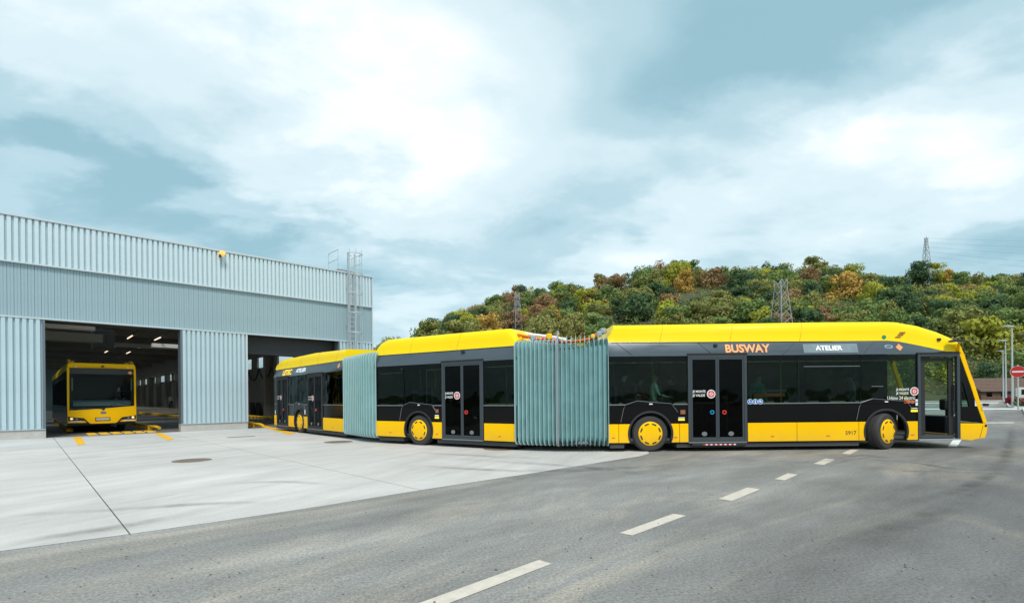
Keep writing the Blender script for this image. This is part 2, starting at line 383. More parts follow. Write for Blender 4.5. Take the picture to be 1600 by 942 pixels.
g = MB()
XS = [-3000, -500, 0, 500, 3000]
g.add([(-3000,-3000,-.03),(3000,-3000,-.03),(3000,3000,-.03),(-3000,3000,-.03)], [(0,1,2,3)])
tag(mk('ground', g, GRASS), kind='structure')
g = MB(); g.add([(-70,-60,0),(140,-60,0),(140,104,0),(-70,104,0)], [(0,1,2,3)])
tag(mk('road', g, ASPH), kind='structure')

# apron: concrete slabs with open joints; its edge towards the road runs in a slow curve
edge_px = [(-260, 905), (-120, 883), (0, 861), (213, 833), (353, 813), (500, 791), (660, 765), (820, 741), (945, 721), (1000, 712.5), (1014, 708.5)]
edge = [BF.loc(*ground(*p)) for p in edge_px]
ju = BF.loc(*ground(85, 690)); ju2 = BF.loc(*ground(212, 832))
strip_v = BF.loc(*ground(230, 688))[1]
joint_a = .5 * (ju[0] + ju2[0]); joint_b = BF.loc(*ground(851, 724))[0]
def clip(poly, k, val_, keep_less):
    outp = []
    for i in range(len(poly)):
        a, b = poly[i-1], poly[i]
        ia, ib = ((a[k] <= val_) == keep_less), ((b[k] <= val_) == keep_less)
        if ia != ib:
            s = (val_ - a[k]) / (b[k] - a[k]); outp.append((a[0] + s*(b[0]-a[0]), a[1] + s*(b[1]-a[1])))
        if ib: outp.append(b)
    return outp
apron_root = empty('apron', BF); tag(apron_root, kind='structure')
uend = edge[-1][0]
whole = edge + [(uend + 6, edge[-1][1] + 4), (uend + 6, -.0), (edge[0][0] - 2, 0)]
J = .008
us = [edge[0][0] - 3, joint_a, .5*(joint_a+joint_b), joint_b, uend + 8]
for i in range(4):
    p = clip(clip(clip(whole, 0, us[i] + J, False), 0, us[i+1] - J, True), 1, strip_v - J, True)
    if len(p) > 2: mk('concrete_slab', MB().prism(p, -.01, .006, 'z'), SLAB, apron_root)
    p = clip(clip([(us[i]+J, strip_v+J), (us[i+1]-J, strip_v+J), (us[i+1]-J, -.001), (us[i]+J, -.001)], 0, -99, False), 0, 99, True)
    mk('concrete_slab', MB().prism(p, -.01, .007, 'z'), SLABL, apron_root)
mk('joint_filler', MB().prism(clip(whole, 0, 99, True), -.02, .003, 'z'), mat('joint_dark', (.10, .10, .095), .9), apron_root)

# painted lane dashes
def quad_px(pts, z=.004, th=.0):
    return [(*ground(*p, z), z) for p in pts]
dash_px = [[(653, 942), (842, 874), (862, 880), (690, 946)], [(968, 832), (1052, 802), (1072, 805), (988, 836)], [(1122, 779), (1168, 761), (1188, 764), (1144, 782)],
           [(1210, 748), (1231, 739), (1247, 741), (1226, 750)], [(1271, 724), (1290, 716), (1305, 717.5), (1287, 726)], [(1315, 708), (1330, 701.5), (1342, 702.5), (1328, 709.5)]]
DASHM = mat('road_paint', (.60, .535, .46), .7, vary=(9, .16), bump=(60, .2))
for q in dash_px:
    o = mk('lane_dash', MB().add(quad_px(q), [(0,1,2,3)]), DASHM); tag(o, kind='structure')
for q in ([(1481, 698), (1490, 685.5), (1503, 685.5), (1495, 698)],):
    tag(mk('lane_dash', MB().add(quad_px(q), [(0,1,2,3)]), WHP), kind='structure')
for (y0, y1, x0, x1) in ((639.2, 637.6, 1400, 1601), (660.5, 659.6, 1470, 1584), (629.5, 628.6, 1380, 1560)):
    tag(mk('road_line', MB().add(quad_px([(x0, y0+.6), (x1, y0), (x1, y1), (x0, y1+.6)]), [(0,1,2,3)]), WHP), kind='structure')
# tyre marks: thin rubber films on the surface
TM = bpy.data.materials.new('tyre_mark_film'); TM.use_nodes = True
t = TM.node_tree; p = t.nodes['Principled BSDF']; p.inputs['Base Color'].default_value = (.05, .05, .05, 1); p.inputs['Roughness'].default_value = .8
n = t.nodes.new('ShaderNodeTexNoise'); n.inputs['Scale'].default_value = 1.3; n.inputs['Detail'].default_value = 7; n.inputs['Roughness'].default_value = .7
c = t.nodes.new('ShaderNodeTexCoord'); t.links.new(c.outputs['Object'], n.inputs['Vector'])
uvn = t.nodes.new('ShaderNodeUVMap'); sp = t.nodes.new('ShaderNodeSeparateXYZ'); t.links.new(uvn.outputs[0], sp.inputs[0])
edgef = M('MULTIPLY', M('SINE', M('MULTIPLY', sp.outputs[1], math.pi, t), None, t), M('SINE', M('MULTIPLY', sp.outputs[0], math.pi, t), None, t), t)
mr = t.nodes.new('ShaderNodeMapRange'); mr.inputs[1].default_value = .35; mr.inputs[2].default_value = .7; mr.inputs[3].default_value = .0; mr.inputs[4].default_value = .36; t.links.new(n.outputs[0], mr.inputs[0])
t.links.new(M('MULTIPLY', mr.outputs[0], edgef, t), p.inputs['Alpha'])
def tyre_mark(pts_px, width, z):
    P = [Vector((*ground(*q, z), z)) for q in pts_px]; Q = []
    for i in range(len(P) - 1):                     # catmull-rom
        a, b, c_, d = P[max(i-1,0)], P[i], P[i+1], P[min(i+2, len(P)-1)]
        for k in range(8):
            s = k/8; Q.append(.5*((2*b) + (c_-a)*s + (2*a-5*b+4*c_-d)*s*s + (3*b-a-3*c_+d)*s**3))
    Q.append(P[-1]); mb = MB(); rows = []; 
    for i, q in enumerate(Q):
        d = (Q[min(i+1, len(Q)-1)] - Q[max(i-1, 0)]).normalized(); s = Vector((-d.y, d.x, 0)) * width/2
        rows.append([q - s, q + s])
    mb.grid(rows); o = mk('tyre_mark', mb, TM)
    uv = o.data.uv_layers.new(name='uv')
    for lp in o.data.loops:
        k = lp.vertex_index; uv.data[lp.index].uv = ((k//2)/(len(Q)-1), .02 + .96*(k % 2))
    tag(o, kind='structure')
tyre_mark([(0, 806), (170, 796), (330, 786), (430, 785)], .30, .011)
tyre_mark([(0, 850), (120, 832), (230, 815), (330, 792)], .35, .012)
tyre_mark([(355, 755), (440, 752), (520, 756)], .26, .013)
tyre_mark([(620, 725), (720, 731), (830, 735), (960, 728)], .4, .014)
tyre_mark([(640, 706), (760, 712), (850, 716)], .35, .015)
tyre_mark([(1090, 722), (980, 730), (860, 738), (700, 770)], .5, .016)
tyre_mark([(1010, 741), (900, 728), (700, 716)], .4, .017)
for k, pts in enumerate(([(1600, 735), (1500, 733), (1420, 722), (1300, 715)], [(1600, 742), (1490, 737), (1400, 735)], [(1560, 745), (1572, 720), (1580, 690), (1582, 660)],
            [(1350, 800), (1460, 775), (1540, 745), (1570, 705), (1578, 670)], [(1330, 715), (1250, 722), (1180, 716)], [(1290, 728), (1340, 716), (1390, 714)],
            [(1300, 716), (1345, 711), (1400, 716)], [(1230, 870), (1390, 826), (1500, 780), (1556, 730)])):
    tyre_mark(pts, .40 if k > 5 else .26, .0045 + .0012*k)

# ------------------------------------------------------------------ manholes, drain
def manhole(px, py, r, label):
    x, y = ground(px, py); f = Frame(x, y, .3, .0075)
    root = empty('manhole_cover', f); tag(root, label, 'manhole cover', 'manhole covers in the apron')
    n = 28; ring = MB().grid([[((r*k)*math.cos(2*math.pi*j/n), (r*k)*math.sin(2*math.pi*j/n), h) for j in range(n)] for k, h in ((1.0, 0), (1.0, .006), (.86, .006), (.86, .001))], closed=True)
    mk('frame_ring', ring, RUST, root); 
    lid = MB(); lid.prism([(.85*r*math.cos(2*math.pi*j/n), .85*r*math.sin(2*math.pi*j/n)) for j in range(n)], -.002, .004, 'z')
    for i in range(-3, 4): lid.box(-.6*r, .6*r, i*.17*r - .02*r, i*.17*r + .02*r, .004, .007)
    mk('lid', lid, RUST, root)
manhole(300, 719.5, .43, 'rusty round manhole cover in the concrete in front of the cladding column')
manhole(529, 690.5, .48, 'manhole cover in the concrete beside the rear bellows of the bus')
manhole(783, 701, .52, 'manhole cover at the shadow edge under the middle section of the bus')
x, y = ground(377, 682.5); dr = mk('drain_grate', MB().box(-.5, .5, -.14, .14, 0, .006), RUST, None, Frame(x, y, BF.a, .0072))
tag(dr, 'narrow dark drain grate in the joint before the second gateway', 'drain')

# ------------------------------------------------------------------ the depot building
def bs(px, py=HY): return BF.u(px, 0, py)
def bz(px, py): return BF.uz(px, py)[1]
ZT = .5*(bz(0, 335.5) + bz(582, 431.5)); Z2 = .5*(bz(0, 409.5) + bz(582, 480.5)); Z3 = .5*(bz(2, 494.5) + bz(582, 537))
S0, S1 = -4.0, bs(581, 480)
D1a, D1b, D2a, D2b = bs(71, 600), bs(282, 600), bs(386.5, 600), bs(528, 540)
DEP = 92.0
bld = empty('depot_building', BF); tag(bld, 'long grey corrugated metal bus depot with two open gateways', 'building')
PL = .36
sh = MB()
sh.box(S0, S1, .10, .30, Z3, ZT - .03)                       # upper facade core
for a, b in ((S0, D1a), (D1b, D2a), (D2b, S1)): sh.box(a + .012, b - .012, .10, .45, PL, Z3)
mk('facade_wall', sh, JAMB, bld)
sw = MB(); sw.box(S0, S0 + .2, .31, DEP, 0, ZT - .06); sw.box(S0, S1, DEP, DEP + .2, 0, ZT - .06)
mk('outer_wall', sw, CLADL, bld)
# end wall on the right: concrete to 4.6 m, openings above, columns
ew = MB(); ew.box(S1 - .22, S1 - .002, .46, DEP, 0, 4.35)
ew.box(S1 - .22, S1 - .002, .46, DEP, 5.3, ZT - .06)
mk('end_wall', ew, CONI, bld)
cm = mesh_of('column', MB().box(-.3, .3, -.25, .25, 0, 6.6), CONI)
gap = mesh_of('dark_recess', MB().box(-.05, .05, -.8, .8, 0.9, 4.3), DOOR)
for k in range(12):
    o = put('column', cm, bld); o.location = (S1 - .53, 10 + 7*k, 0)
    if k > 3:
        o = put('dark_panel', gap, bld); o.location = (S1 - .29, 12.6 + 7*k, 0)
for k in range(17):
    o = mk('clerestory_window', MB().box(S1 - .13, S1 - .11, 2 + 5.1*k, 5.5 + 5.1*k, 4.35, 5.3), SKYL, bld)
ew2 = MB()
for k in range(18): ew2.box(S1 - .2, S1 - .03, .46 + 5.1*k, 2.0 + 5.1*k, 4.352, 5.298)
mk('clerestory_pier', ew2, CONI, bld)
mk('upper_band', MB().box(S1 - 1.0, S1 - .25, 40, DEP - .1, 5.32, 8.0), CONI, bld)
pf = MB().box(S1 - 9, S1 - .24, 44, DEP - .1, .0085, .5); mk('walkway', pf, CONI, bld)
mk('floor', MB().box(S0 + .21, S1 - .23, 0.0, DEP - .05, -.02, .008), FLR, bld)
# roof with rooflights, beams across, tubes
rf = MB(); ys = [.3]
LIGHTS = [(7.6 + 9*k, 11.6 + 9*k) for k in range(9)]
prev = .31
for a, b in LIGHTS:
    rf.box(S0 + .2, S1 - .2, prev, a, 7.9, ZT - .08)
    rf.box(S0 + .2, S0 + 2, a, b, 7.9, ZT - .08); rf.box(S1 - 4.0, S1 - .2, a, b, 7.9, ZT - .08); rf.box(5.4, 6.4, a, b, 7.9, ZT - .08); prev = b
rf.box(S0 + .2, S1 - .2, prev, DEP, 7.9, ZT - .08)
mk('roof', rf, STEEL, bld)
for a, b in LIGHTS:
    for u0, u1 in ((S0 + 2.01, 5.39), (6.41, S1 - 4.01)):
        mk('rooflight', MB().box(u0, u1, a + .01, b - .01, 8.4, 8.43), SKYL, bld)
bm_ = mesh_of('roof_beam', MB().box(S0 + .2, S1 - .25, -.2, .2, 6.85, 7.89), CONI)
for k in range(10):
    o = put('roof_beam', bm_, bld); o.location = (0, 5.6 + 9*k, 0)
PALE = mat('pale_panel', (.72, .70, .66), .6)
for (v, z, h, ua, ub) in ((3.0, 4.92, .16, D1a - 2, BF.loc(*at(146, 518, 25)[:2])[0]), (7.5, 4.75, .45, D1a - 3, BF.loc(*at(153, 540, 30)[:2])[0])):
    mk('overhead_panel', MB().box(ua, ub, v, v + .6, z, z + h), PALE, bld)
qa, qb_ = BF.loc(*at(238, 530, 40)[:2]), BF.loc(*at(300, 530, 40)[:2])
for dz, v in ((0, 0), (-.35, 5)): mk('overhead_panel', MB().box(qa[0] - v*.4, qa[0] + 8, qa[1] + v, qa[1] + v + .6, 5.75 - dz, 6.05 - dz), PALE, bld)  # pale boxes standing in for bright skylights, their light put into the colour
mk('door_box', MB().box(D1a - .4, D1b + .3, .6, 1.1, Z3 - .02, Z3 + .5), DOOR, bld)
mk('door_box', MB().box(D2a - .3, D2b + .1, .6, 1.2, Z3 - .95, Z3 + .5), DOOR, bld)
tb = mesh_of('tube_light', MB().box(-.035, .035, -1.3, 1.3, 6.48, 6.53), TUBEL)
for uu in (BF.loc(*at(206, 525, 39)[:2])[0], BF.loc(*at(251, 527, 40)[:2])[0]):
    for k in range(4):
        o = put('tube_light', tb, bld); o.location = (uu, 13 + 8*k, 0)
    mk('light_rail', MB().box(uu - .04, uu + .04, 4, 60, 6.56, 6.62), DOOR, bld)
# plinths of cast concrete
for a, b in ((S0, D1a), (D1b, .5*(D1b + D2a) - .006), (.5*(D1b + D2a) + .006, D2a), (D2b, S1)):
    mk('plinth', MB().box(a - .004, b + .004, -.05, .46, 0, PL), CONC, bld, bevel=.012)
# sheet-metal cladding, panel by panel
def rib(w, z0, z1, deep, crest):
    pr = [(0, .09), (0, .0), (.006, -deep+.01), (.014, -deep), (crest - .014, -deep), (crest - .004, -deep+.01), (crest + .008, 0), (w - .002, 0), (w - .002, .09)]
    return MB().prism(pr, z0, z1, 'z')
W = .2
me_u = mesh_of('cladding_panel', rib(W, Z2 + .06, ZT - .06, .095, .142), CLADU)
me_m = mesh_of('cladding_panel', MB().prism([(0, .09), (0, .012), (.006, .0), (.085, .0), (.092, .010), (.102, .010), (.108, 0), (W-.010, .0), (W-.004, .012), (W-.004, .09)], Z3 + .06, Z2 - .001, 'z'), CLADM)
me_l = mesh_of('cladding_panel', rib(W, PL + .03, Z3 - .001, .09, .142), CLADL)
# fit whole panels to each run
def run(me, a, b, dv=0.0):
    n = round((b - a) / W); s = (b - a) / (n * W)
    for k in range(n):
        o = put('cladding_panel', me, bld); o.location = (a + k*W*s, dv + .004*(random.random()-.5), 0); o.scale = (s, 1, 1)
run(me_u, S0 + .02, S1 - .06, -.01); run(me_m, S0 + .02, S1 - .06)
for a, b in ((S0 + .02, D1a - .08), (D1b + .08, D2a - .08), (D2b + .08, S1 - .06)): run(me_l, a, b)
for (z, d0, h) in ((Z2, -.135, .058), (Z3, -.115, .058)): mk('ledge_trim', MB().box(S0, S1, d0, .092, z, z + h), CLTRIM, bld)
mk('roof_coping', MB().box(S0, S1 + .03, -.15, .42, ZT - .055, ZT + .03), CLTRIM, bld)
mk('corner_trim', MB().box(S1 - .056, S1 + .012, -.112, .30, .37, ZT - .058), CLTRIM, bld)
for u in (D1a - .078, D1b - .002, D2a - .078, D2b - .002): mk('door_jamb', MB().box(u, u + .08, -.098, .46, PL + .003, Z3 - .003), CLTRIM if u in (D2a - .078,) else JAMB, bld)
mk('base_flashing', MB().box(D1b - .004, D2a + .004, -.10, .08, PL + .003, PL + .027), CLTRIM, bld)
mk('base_flashing', MB().box(S0, D1a, -.10, .08, PL + .003, PL + .027), CLTRIM, bld)

# yellow wheel guide rails and painted guides in the first gateway
def rail(px0, py0, px1, py1, label, h=.16, z=.01):
    a = BF.loc(*ground(px0, py0)); b = BF.loc(*ground(px1, py1))
    root = empty('guide_rail', BF); tag(root, label, 'guide rail', 'yellow wheel guide rails')
    mk('bar', MB().tube([(a[0], a[1], h), (b[0], b[1], h)], .075, 10), YRAIL, root, smooth=40)
    f = mesh_of('foot', MB().box(-.1, .1, -.06, .06, z, h), YRAIL)
    n = max(2, int(math.hypot(b[0]-a[0], b[1]-a[1]) / .9))
    for k in range(n + 1):
        s = k / n; o = put('foot', f, root); o.location = (a[0] + s*(b[0]-a[0]), a[1] + s*(b[1]-a[1]), 0)
g1 = BF.loc(*ground(112, 676)); g2 = BF.loc(*ground(240, 672.5))
def rail_uv(u, v0, v1, label, lane=0):
    root = empty('guide_rail', BF); tag(root, label, 'guide rail', 'yellow wheel guide rails')
    h = .17
    mk('bar', MB().tube([(u - lane, v0 - .0, h - .05), (u - lane*.6, v0 + .35, h), (u, v0 + 1.0, h), (u, v1, h)], .075, 10), YRAIL, root, smooth=40)
    f = mesh_of('foot', MB().box(-.1, .1, -.06, .06, .009, h), YRAIL)
    for k in range(int((v1 - v0 - .8) / .9) + 1):
        o = put('foot', f, root); o.location = (u, v0 + 1.0 + .9*k, 0)
rail_uv(g1[0], max(g1[1], .25), 22, 'yellow guide rail on the floor left of the parked bus', .12)
rail_uv(g2[0], max(g2[1], .25), 22, 'yellow guide rail on the floor right of the parked bus', -.25)
rail_uv(g2[0] + 4.9, 3.0, 60, 'yellow guide rail along the empty lane in the first gateway')
rail_uv(D2a + .75, .35, 18, 'yellow guide rail just inside the second gateway', -.1)
rail_uv(S1 - 2.2, 3, 30, 'yellow guide rail along the end wall in the second gateway')
for row, v0 in (('front', .5), ('rear', 1.35)):
    for k in range(6):
        u = g1[0] + .55 + k*(g2[0] - g1[0] - .9)/5
        o = mk('floor_block', MB().prism([(u - .17, v0), (u + .17, v0), (u + .13, v0 + .45), (u - .13, v0 + .45)], .009, .05, 'z'), YRAIL, None, BF, bevel=.01)
        tag(o, 'yellow floor block in the %s row before the parked bus, %s from left' % (row, ('first', 'second', 'third', 'fourth', 'fifth', 'sixth')[k]), 'floor block', 'rows of yellow floor blocks in the gateway')
YP = mat('yellow_road_paint', (.85, .46, .01), .7, vary=(6, .12))
def paint(pts):
    tag(mk('painted_line', MB().add([(*ground(*q, .012), .012) for q in pts], [(0,1,2,3)]), YP), kind='structure')
paint([(114, 683), (126, 682), (134, 693.5), (122, 695)]); paint([(241, 677), (250, 675.5), (273, 685.5), (262, 687.5)])
paint([(389, 661), (398, 660), (462, 676.5), (452, 678.5)])
# equipment in the second gateway
for k, px in enumerate((405, 416)):
    u = BF.u(px, 20.3)
    x = mk('wall_panel', MB().prism([(0, 0.009), (.16, .009), (.02, 1.25), (-.04, 1.25)], -.55, .55, 'v'), DARK, None, BF.sub(S1 - .62, 19.3 + 1.6*k))
    tag(x, 'dark board leaning on the concrete wall in second gateway, %s one' % ('nearer' if k == 0 else 'farther'), 'board', 'dark boards leaning on the inner wall')
hs = MB()
pts = []
for k in range(3):
    for j in range(9):
        s = j/8; pts.append((S1 - .6, 13 + 3.0*k + 3.0*s, 4.2 - 1.0*4*s*(1-s)))
hose = mk('hanging_hose', hs.tube(pts, .06, 6), DARK, None, BF, smooth=60); tag(hose, 'black hose hanging in loops on the wall inside the second gateway', 'hose')

# facade camera lamp
lx, lz = BF.uz(343, 398); lamp = empty('wall_floodlight', BF.sub(lx, -.08, lz)); tag(lamp, 'small amber lamp fixed high on the light cladding band', 'lamp')
mk('bracket', MB().box(-.04, .04, -.26, -.03, -.04, .02).box(-.1, -.04, -.34, -.2, -.22, .0), DARK, lamp)
mk('lamp_head', MB().prism([(-.10, -.09), (.14, -.09), (.16, .02), (.08, .09), (-.04, .09), (-.12, .02)], -.42, -.14, 'v'), AMBER, lamp, bevel=.02)

# caged roof ladder
def bu(px, py, v): return BF.u(px, v, py)
u0, u1 = bu(544, 480, -.22), bu(554.5, 480, -.22)
zt = bz(560, 383); zp = bz(548, 422)
lad = empty('roof_ladder', BF); tag(lad, 'galvanised cage ladder climbing the facade corner to the roof', 'ladder')
for u in (u0, u1): mk('stringer', MB().box(u - .035, u + .035, -.26, -.20, 2.2, ZT + 1.15), GALV, lad)
rg = mesh_of('rung', MB().tube([(u0 + .036, -.23, 0), (u1 - .036, -.23, 0)], .02, 6), GALV)
z = 2.4
while z < ZT: o = put('rung', rg, lad); o.location = (0, 0, z); z += .28
uc = .5*(u0 + u1); rad = .42
def hoop(z, r=.42): return [(uc + r*1.0*math.cos(R(200) + R(320)*k/12 - R(90) - R(20)) , -.30 - r + r*math.sin(R(200)+R(320)*k/12 - R(90) - R(20)), z) for k in range(13)]
hz = 4.2
while hz < ZT + 1.2:
    mk('cage_hoop', MB().tube(hoop(hz), .022, 5), GALV, lad); hz += 1.15
for k in (1, 4, 6, 8, 11):
    p = hoop(0)[k]; mk('cage_bar', MB().tube([(p[0], p[1], 4.0), (p[0], p[1], ZT + 1.2)], .016, 5), GALV, lad)
mk('roof_platform', MB().box(uc - .75, uc + .35, -.05, 1.3, ZT + .06, ZT + .13), STEEL, lad)
for u in (uc - .75, uc + .75):
    mk('guard_rail', MB().tube([(u, -.1, ZT + .1), (u, -.1, ZT + 1.25), (u, 1.2, ZT + 1.25), (u, 1.2, ZT + .1)], .022, 5).tube([(u, -.1, ZT + .7), (u, 1.2, ZT + .7)], .018, 5), GALV, lad)
for zz_ in (3.2, 5.8, 8.0):
    for u in (u0, u1): mk('wall_bracket', MB().box(u - .02, u + .02, -.2, -.04, zz_, zz_ + .05), GALV, lad)

# ------------------------------------------------------------------ the articulated bus
FS = sec_frame(949, 13.55, 1542.5, 13.66)
MS = sec_frame(587.5, 17.02, 806.5, 14.16)
RS = sec_frame(428.5, 24.95, 538.5, 18.93)
ZS0, ZS1, ZB, ZW, ZC = .25, .75, 1.26, 2.565, 2.94
WID = 2.55
bus = empty('articulated_bus', FS)
tag(bus, 'long yellow and black double-articulated city bus with teal bellows on the apron', 'bus')
def covev(z): return -.006 + .10 * min(1, max(0, (z - ZW) / (ZC - ZW)))**1.35

def arc_notch(uc, r, z0, zc, n=14):
    """points of the wheel opening from left foot to right foot"""
    a0 = math.asin(min(1, (zc - z0) / r)); pts = []
    for k in range(n + 1):
        a = math.pi + a0 - (math.pi + 2*a0) * k / n
        pts.append((uc + r*math.cos(a), zc + r*math.sin(a)))
    return pts
WR, WZ, AR = .487, .487, .60

def make_section(fr, wheels, doors, windows, skirts, roof, ulen, fw=None):
    """wheels: u centres; doors: (u0,u1) openings; windows: (u0,u1); skirts: (u0,u1); roof: (u, zlow, ztop) stations"""
    sh = MB()
    cuts = sorted(doors); iv = []; prev = 0.0
    for a, b in cuts:
        iv.append((prev, a)); prev = b
    iv.append((prev, ulen if fw is None else fw))
    for a, b in iv:
        if b - a < .02: continue
        poly = [(a, .28)]
        for w in wheels:
            if a < w < b: poly += arc_notch(w, AR, .28, WZ)
        poly += [(b, .28), (b, ZB - .002), (a, ZB - .002)]
        sh.prism(poly, .02, .07, 'v')
        sh.prism([(p[0], p[1]) for p in poly], WID - .07, WID - .02, 'v')
    for a, b in doors:   # far side is closed
        sh.prism([(a + .002, .28), (b - .002, .28), (b - .002, ZB - .002), (a + .002, ZB - .002)], WID - .07, WID - .02, 'v')
    # pillars, header
    xs = sorted(windows); prev = 0.0; lim = ulen if fw is None else fw
    edges_ = []
    allo = sorted(list(windows) + list(doors))
    for a, b in allo:
        if a - prev > .01: edges_.append((prev, a))
        prev = max(prev, b)
    if lim - prev > .01: edges_.append((prev, lim))
    for a, b in edges_:
        for v in (.02, WID - .07): sh.box(a, b, v, v + .05, ZB, ZW - .002)
    sh.box(0, lim, .02, .09, ZW, ZW + .06); sh.box(0, lim, WID - .09, WID - .02, ZW, ZW + .06)
    for a, b in doors:
        pass
    # floor, ceiling, chassis, added shade slabs underneath
    sh.box(0.01, lim, .075, WID - .075, .29, .36, 1); sh.box(.01, lim, .095, WID - .095, ZW + .005, ZW + .05, 1)
    for w in wheels:
        sh.box(w - .62, w + .62, .42, WID - .42, .30, 1.02, 1)
        for v0 in (.075, WID - .42): sh.box(w - .62, w + .62, v0, v0 + .345, 1.10, 1.14, 1)
    sh.box(.05, lim - .05, .16, WID - .16, .215, .285, 1)
    ws_ = sorted(wheels); prev = .08
    for w in ws_ + ([lim + .65] if fw is None else []):
        if w - .7 - prev > .2: sh.box(prev, w - .7, .06, WID - .06, .105, .2145, 1)  # low slabs added to block light and deepen the shade under the bus
        prev = w + .72
    body = mk('body_shell', sh, [BLK, INT], bus, fr)
    # skirts
    for a, b in skirts:
        poly = [(a, ZS0), (b, ZS0), (b, ZS1), (a, ZS1)]
        for w in wheels:
            d = AR + .012
            if a < w < b: continue
            if 0 < a - w < d + .1:   # panel right of the wheel: slanted edge follows the arch
                poly = [(w + d*.93, ZS0), (b, ZS0), (b, ZS1), (w + d*.86, ZS1), (w + d*.975, .60)]
            elif 0 < w - b < d + .1:
                poly = [(a, ZS0), (w - d*.93, ZS0), (w - d*.975, .60), (w - d*.86, ZS1), (a, ZS1)]
        o = mk('skirt_panel', MB().prism(poly, -.006, .018, 'v'), YEL, bus, fr, bevel=.006)
        mid = .5*(poly[0][0] + poly[1][0])
        if b - a > .25: mk('reflector', MB().box(mid - .045, mid + .045, -.011, -.0062, ZS0 + .12, ZS0 + .15), ORC, o)
    o = mk('skirt_panel', MB().box(0, lim, WID - .018, WID + .006, ZS0, ZS1), YEL, bus, fr)
    # windows
    for a, b in windows:
        mk('window', MB().box(a + .008, b - .008, .004, .016, ZB + .03, ZW - .012), GLS, bus, fr)
    mk('window', MB().box(.05, lim - .05, WID - .016, WID - .004, ZB + .03, ZW - .012), GLSF, bus, fr)
    # belt trim, interrupted by doors and wheel arches
    for a, b in iv:
        segs = [(a, b)]
        for w in wheels:
            n = []
            for (p, q) in segs:
                if p < w < q: n += [(p, w - .66), (w + .60, q)]
                else: n.append((p, q))
            segs = n
        for p, q in segs:
            if q - p > .05: mk('belt_trim', MB().box(p + .01, q - .01, -.004, .017, ZB - .004, ZB + .024), TRIM, bus, fr)
    # wheel arches
    for w in wheels:
        ring = arc_notch(w, AR + .012, .30, WZ, 24) + arc_notch(w, AR - .045, .34, WZ, 24)[::-1]
        ao = mk('wheel_arch', MB().prism(ring, -.022, .06, 'v'), DARK, bus, fr, bevel=.008)
        hexa = [(w - .80, .80), (w - .72, 1.16), (w - .66, ZB + .01), (w - .36, 1.37), (w + .56, 1.29), (w + .74, 1.06)]
        mk('arch_trim', MB().tube([(p[0], .0, p[1]) for p in hexa], .008, 5), TRIM, ao)
        mk('arch_lamp', MB().box(w - .03, w + .06, -.006, .018, 1.27, 1.30), WHT, ao)
        inner = [(w - .66, ZB - .01), (w - .36, 1.39), (w + .56, 1.30), (w + .60, ZB)]
        mk('arch_panel', MB().prism(inner, -.004, .019, 'v'), BLK, ao)
    # cove: curved grey strip over the windows
    rows = []
    for (u, zl, zt_) in roof:
        zl = max(zl, ZW + .02); rows.append([(u, -.006 + .10*((k/6)**1.35), ZW + (zl - ZW)*k/6) for k in range(7)])
    mk('cove_panel', MB().grid(rows), COVE, bus, fr, smooth=60)
    rows = [[(p[0], WID - p[1], p[2]) for p in r] for r in rows]
    mk('cove_panel', MB().grid(rows), COVE, bus, fr, smooth=60)
    # roof fairing
    rows = []
    for (u, zl, zt_) in roof:
        h = (zt_ - zl); pr = [(.088, 0), (.094, .03), (.112, .45), (.135, .72), (.18, .90), (.25, .985), (.36, 1.01), (1.275, 1.04)]
        left = [(u, v, zl + f*h) for v, f in pr]
        rows.append(left + [(u, WID - v, zl + f*h) for v, f in pr[-2::-1]])
    fb = MB().grid(rows); fb.cap(rows[0]); fb.cap(rows[-1][::-1])
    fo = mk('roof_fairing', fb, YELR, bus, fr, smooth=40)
    for u in np.arange(1.45, (ulen if fw is None else fw - 2.4) - .5, 1.9):
        zt_ = float(np.interp(u, [r[0] for r in roof], [r[2] for r in roof])); zl = float(np.interp(u, [r[0] for r in roof], [r[1] for r in roof]))
        mk('panel_joint', MB().tube([(u + .12*f, v - .001, zl + f*(zt_ - zl)) for v, f in pr[:7]], .0045, 4), mat('joint_line', (.35, .22, .01), .7) if 'joint_line' not in MATS else MATS['joint_line'], fo)
    mk('fairing_seam', MB().box(roof[1][0], roof[-2][0] if fw is None else roof[3][0], .080, .10, ZC - .016, ZC - .002), DARK, fo)
    # end bulkheads toward the bellows
    return body

def make_wheel(fr, u, v, steer=0.0, far=False, cap=YEL):
    f = fr.sub(u, v, 0, steer)
    sgn = 1
    prof = [(.30, .0), (.36, -.012), (.44, -.008), (.475, .02), (WR, .06), (WR, .115), (WR - .014, .12), (WR - .014, .13), (WR, .135), (WR, .165), (WR - .014, .17), (WR - .014, .18), (WR, .185), (WR, .23), (.475, .27), (.44, .295), (.30, .29)]
    w = mk('wheel', MB().lathe(prof, (0, 0, WZ), 48), RUB, bus, f, smooth=35)
    d = MB().lathe([(.325, .0), (.325, -.015), (.31, -.028), (.27, -.034), (.10, -.036), (.02, -.036)], (0, 0, WZ), 40)
    h = mk('hub_cap', d, cap, w, f, smooth=40)
    for k in range(8):
        a = 2*math.pi*(k + .5)/8; c, s_ = math.cos(a), math.sin(a)
        pts = []
        for (rr, tt) in ((.245, -.062), (.245, .062), (.282, .055), (.282, -.055)):
            pts.append((rr*c - tt*s_, WZ + rr*s_ + tt*c))
        mk('vent_slot', MB().prism(pts, -.0385, -.030, 'v'), DARK, w, f)
    return w

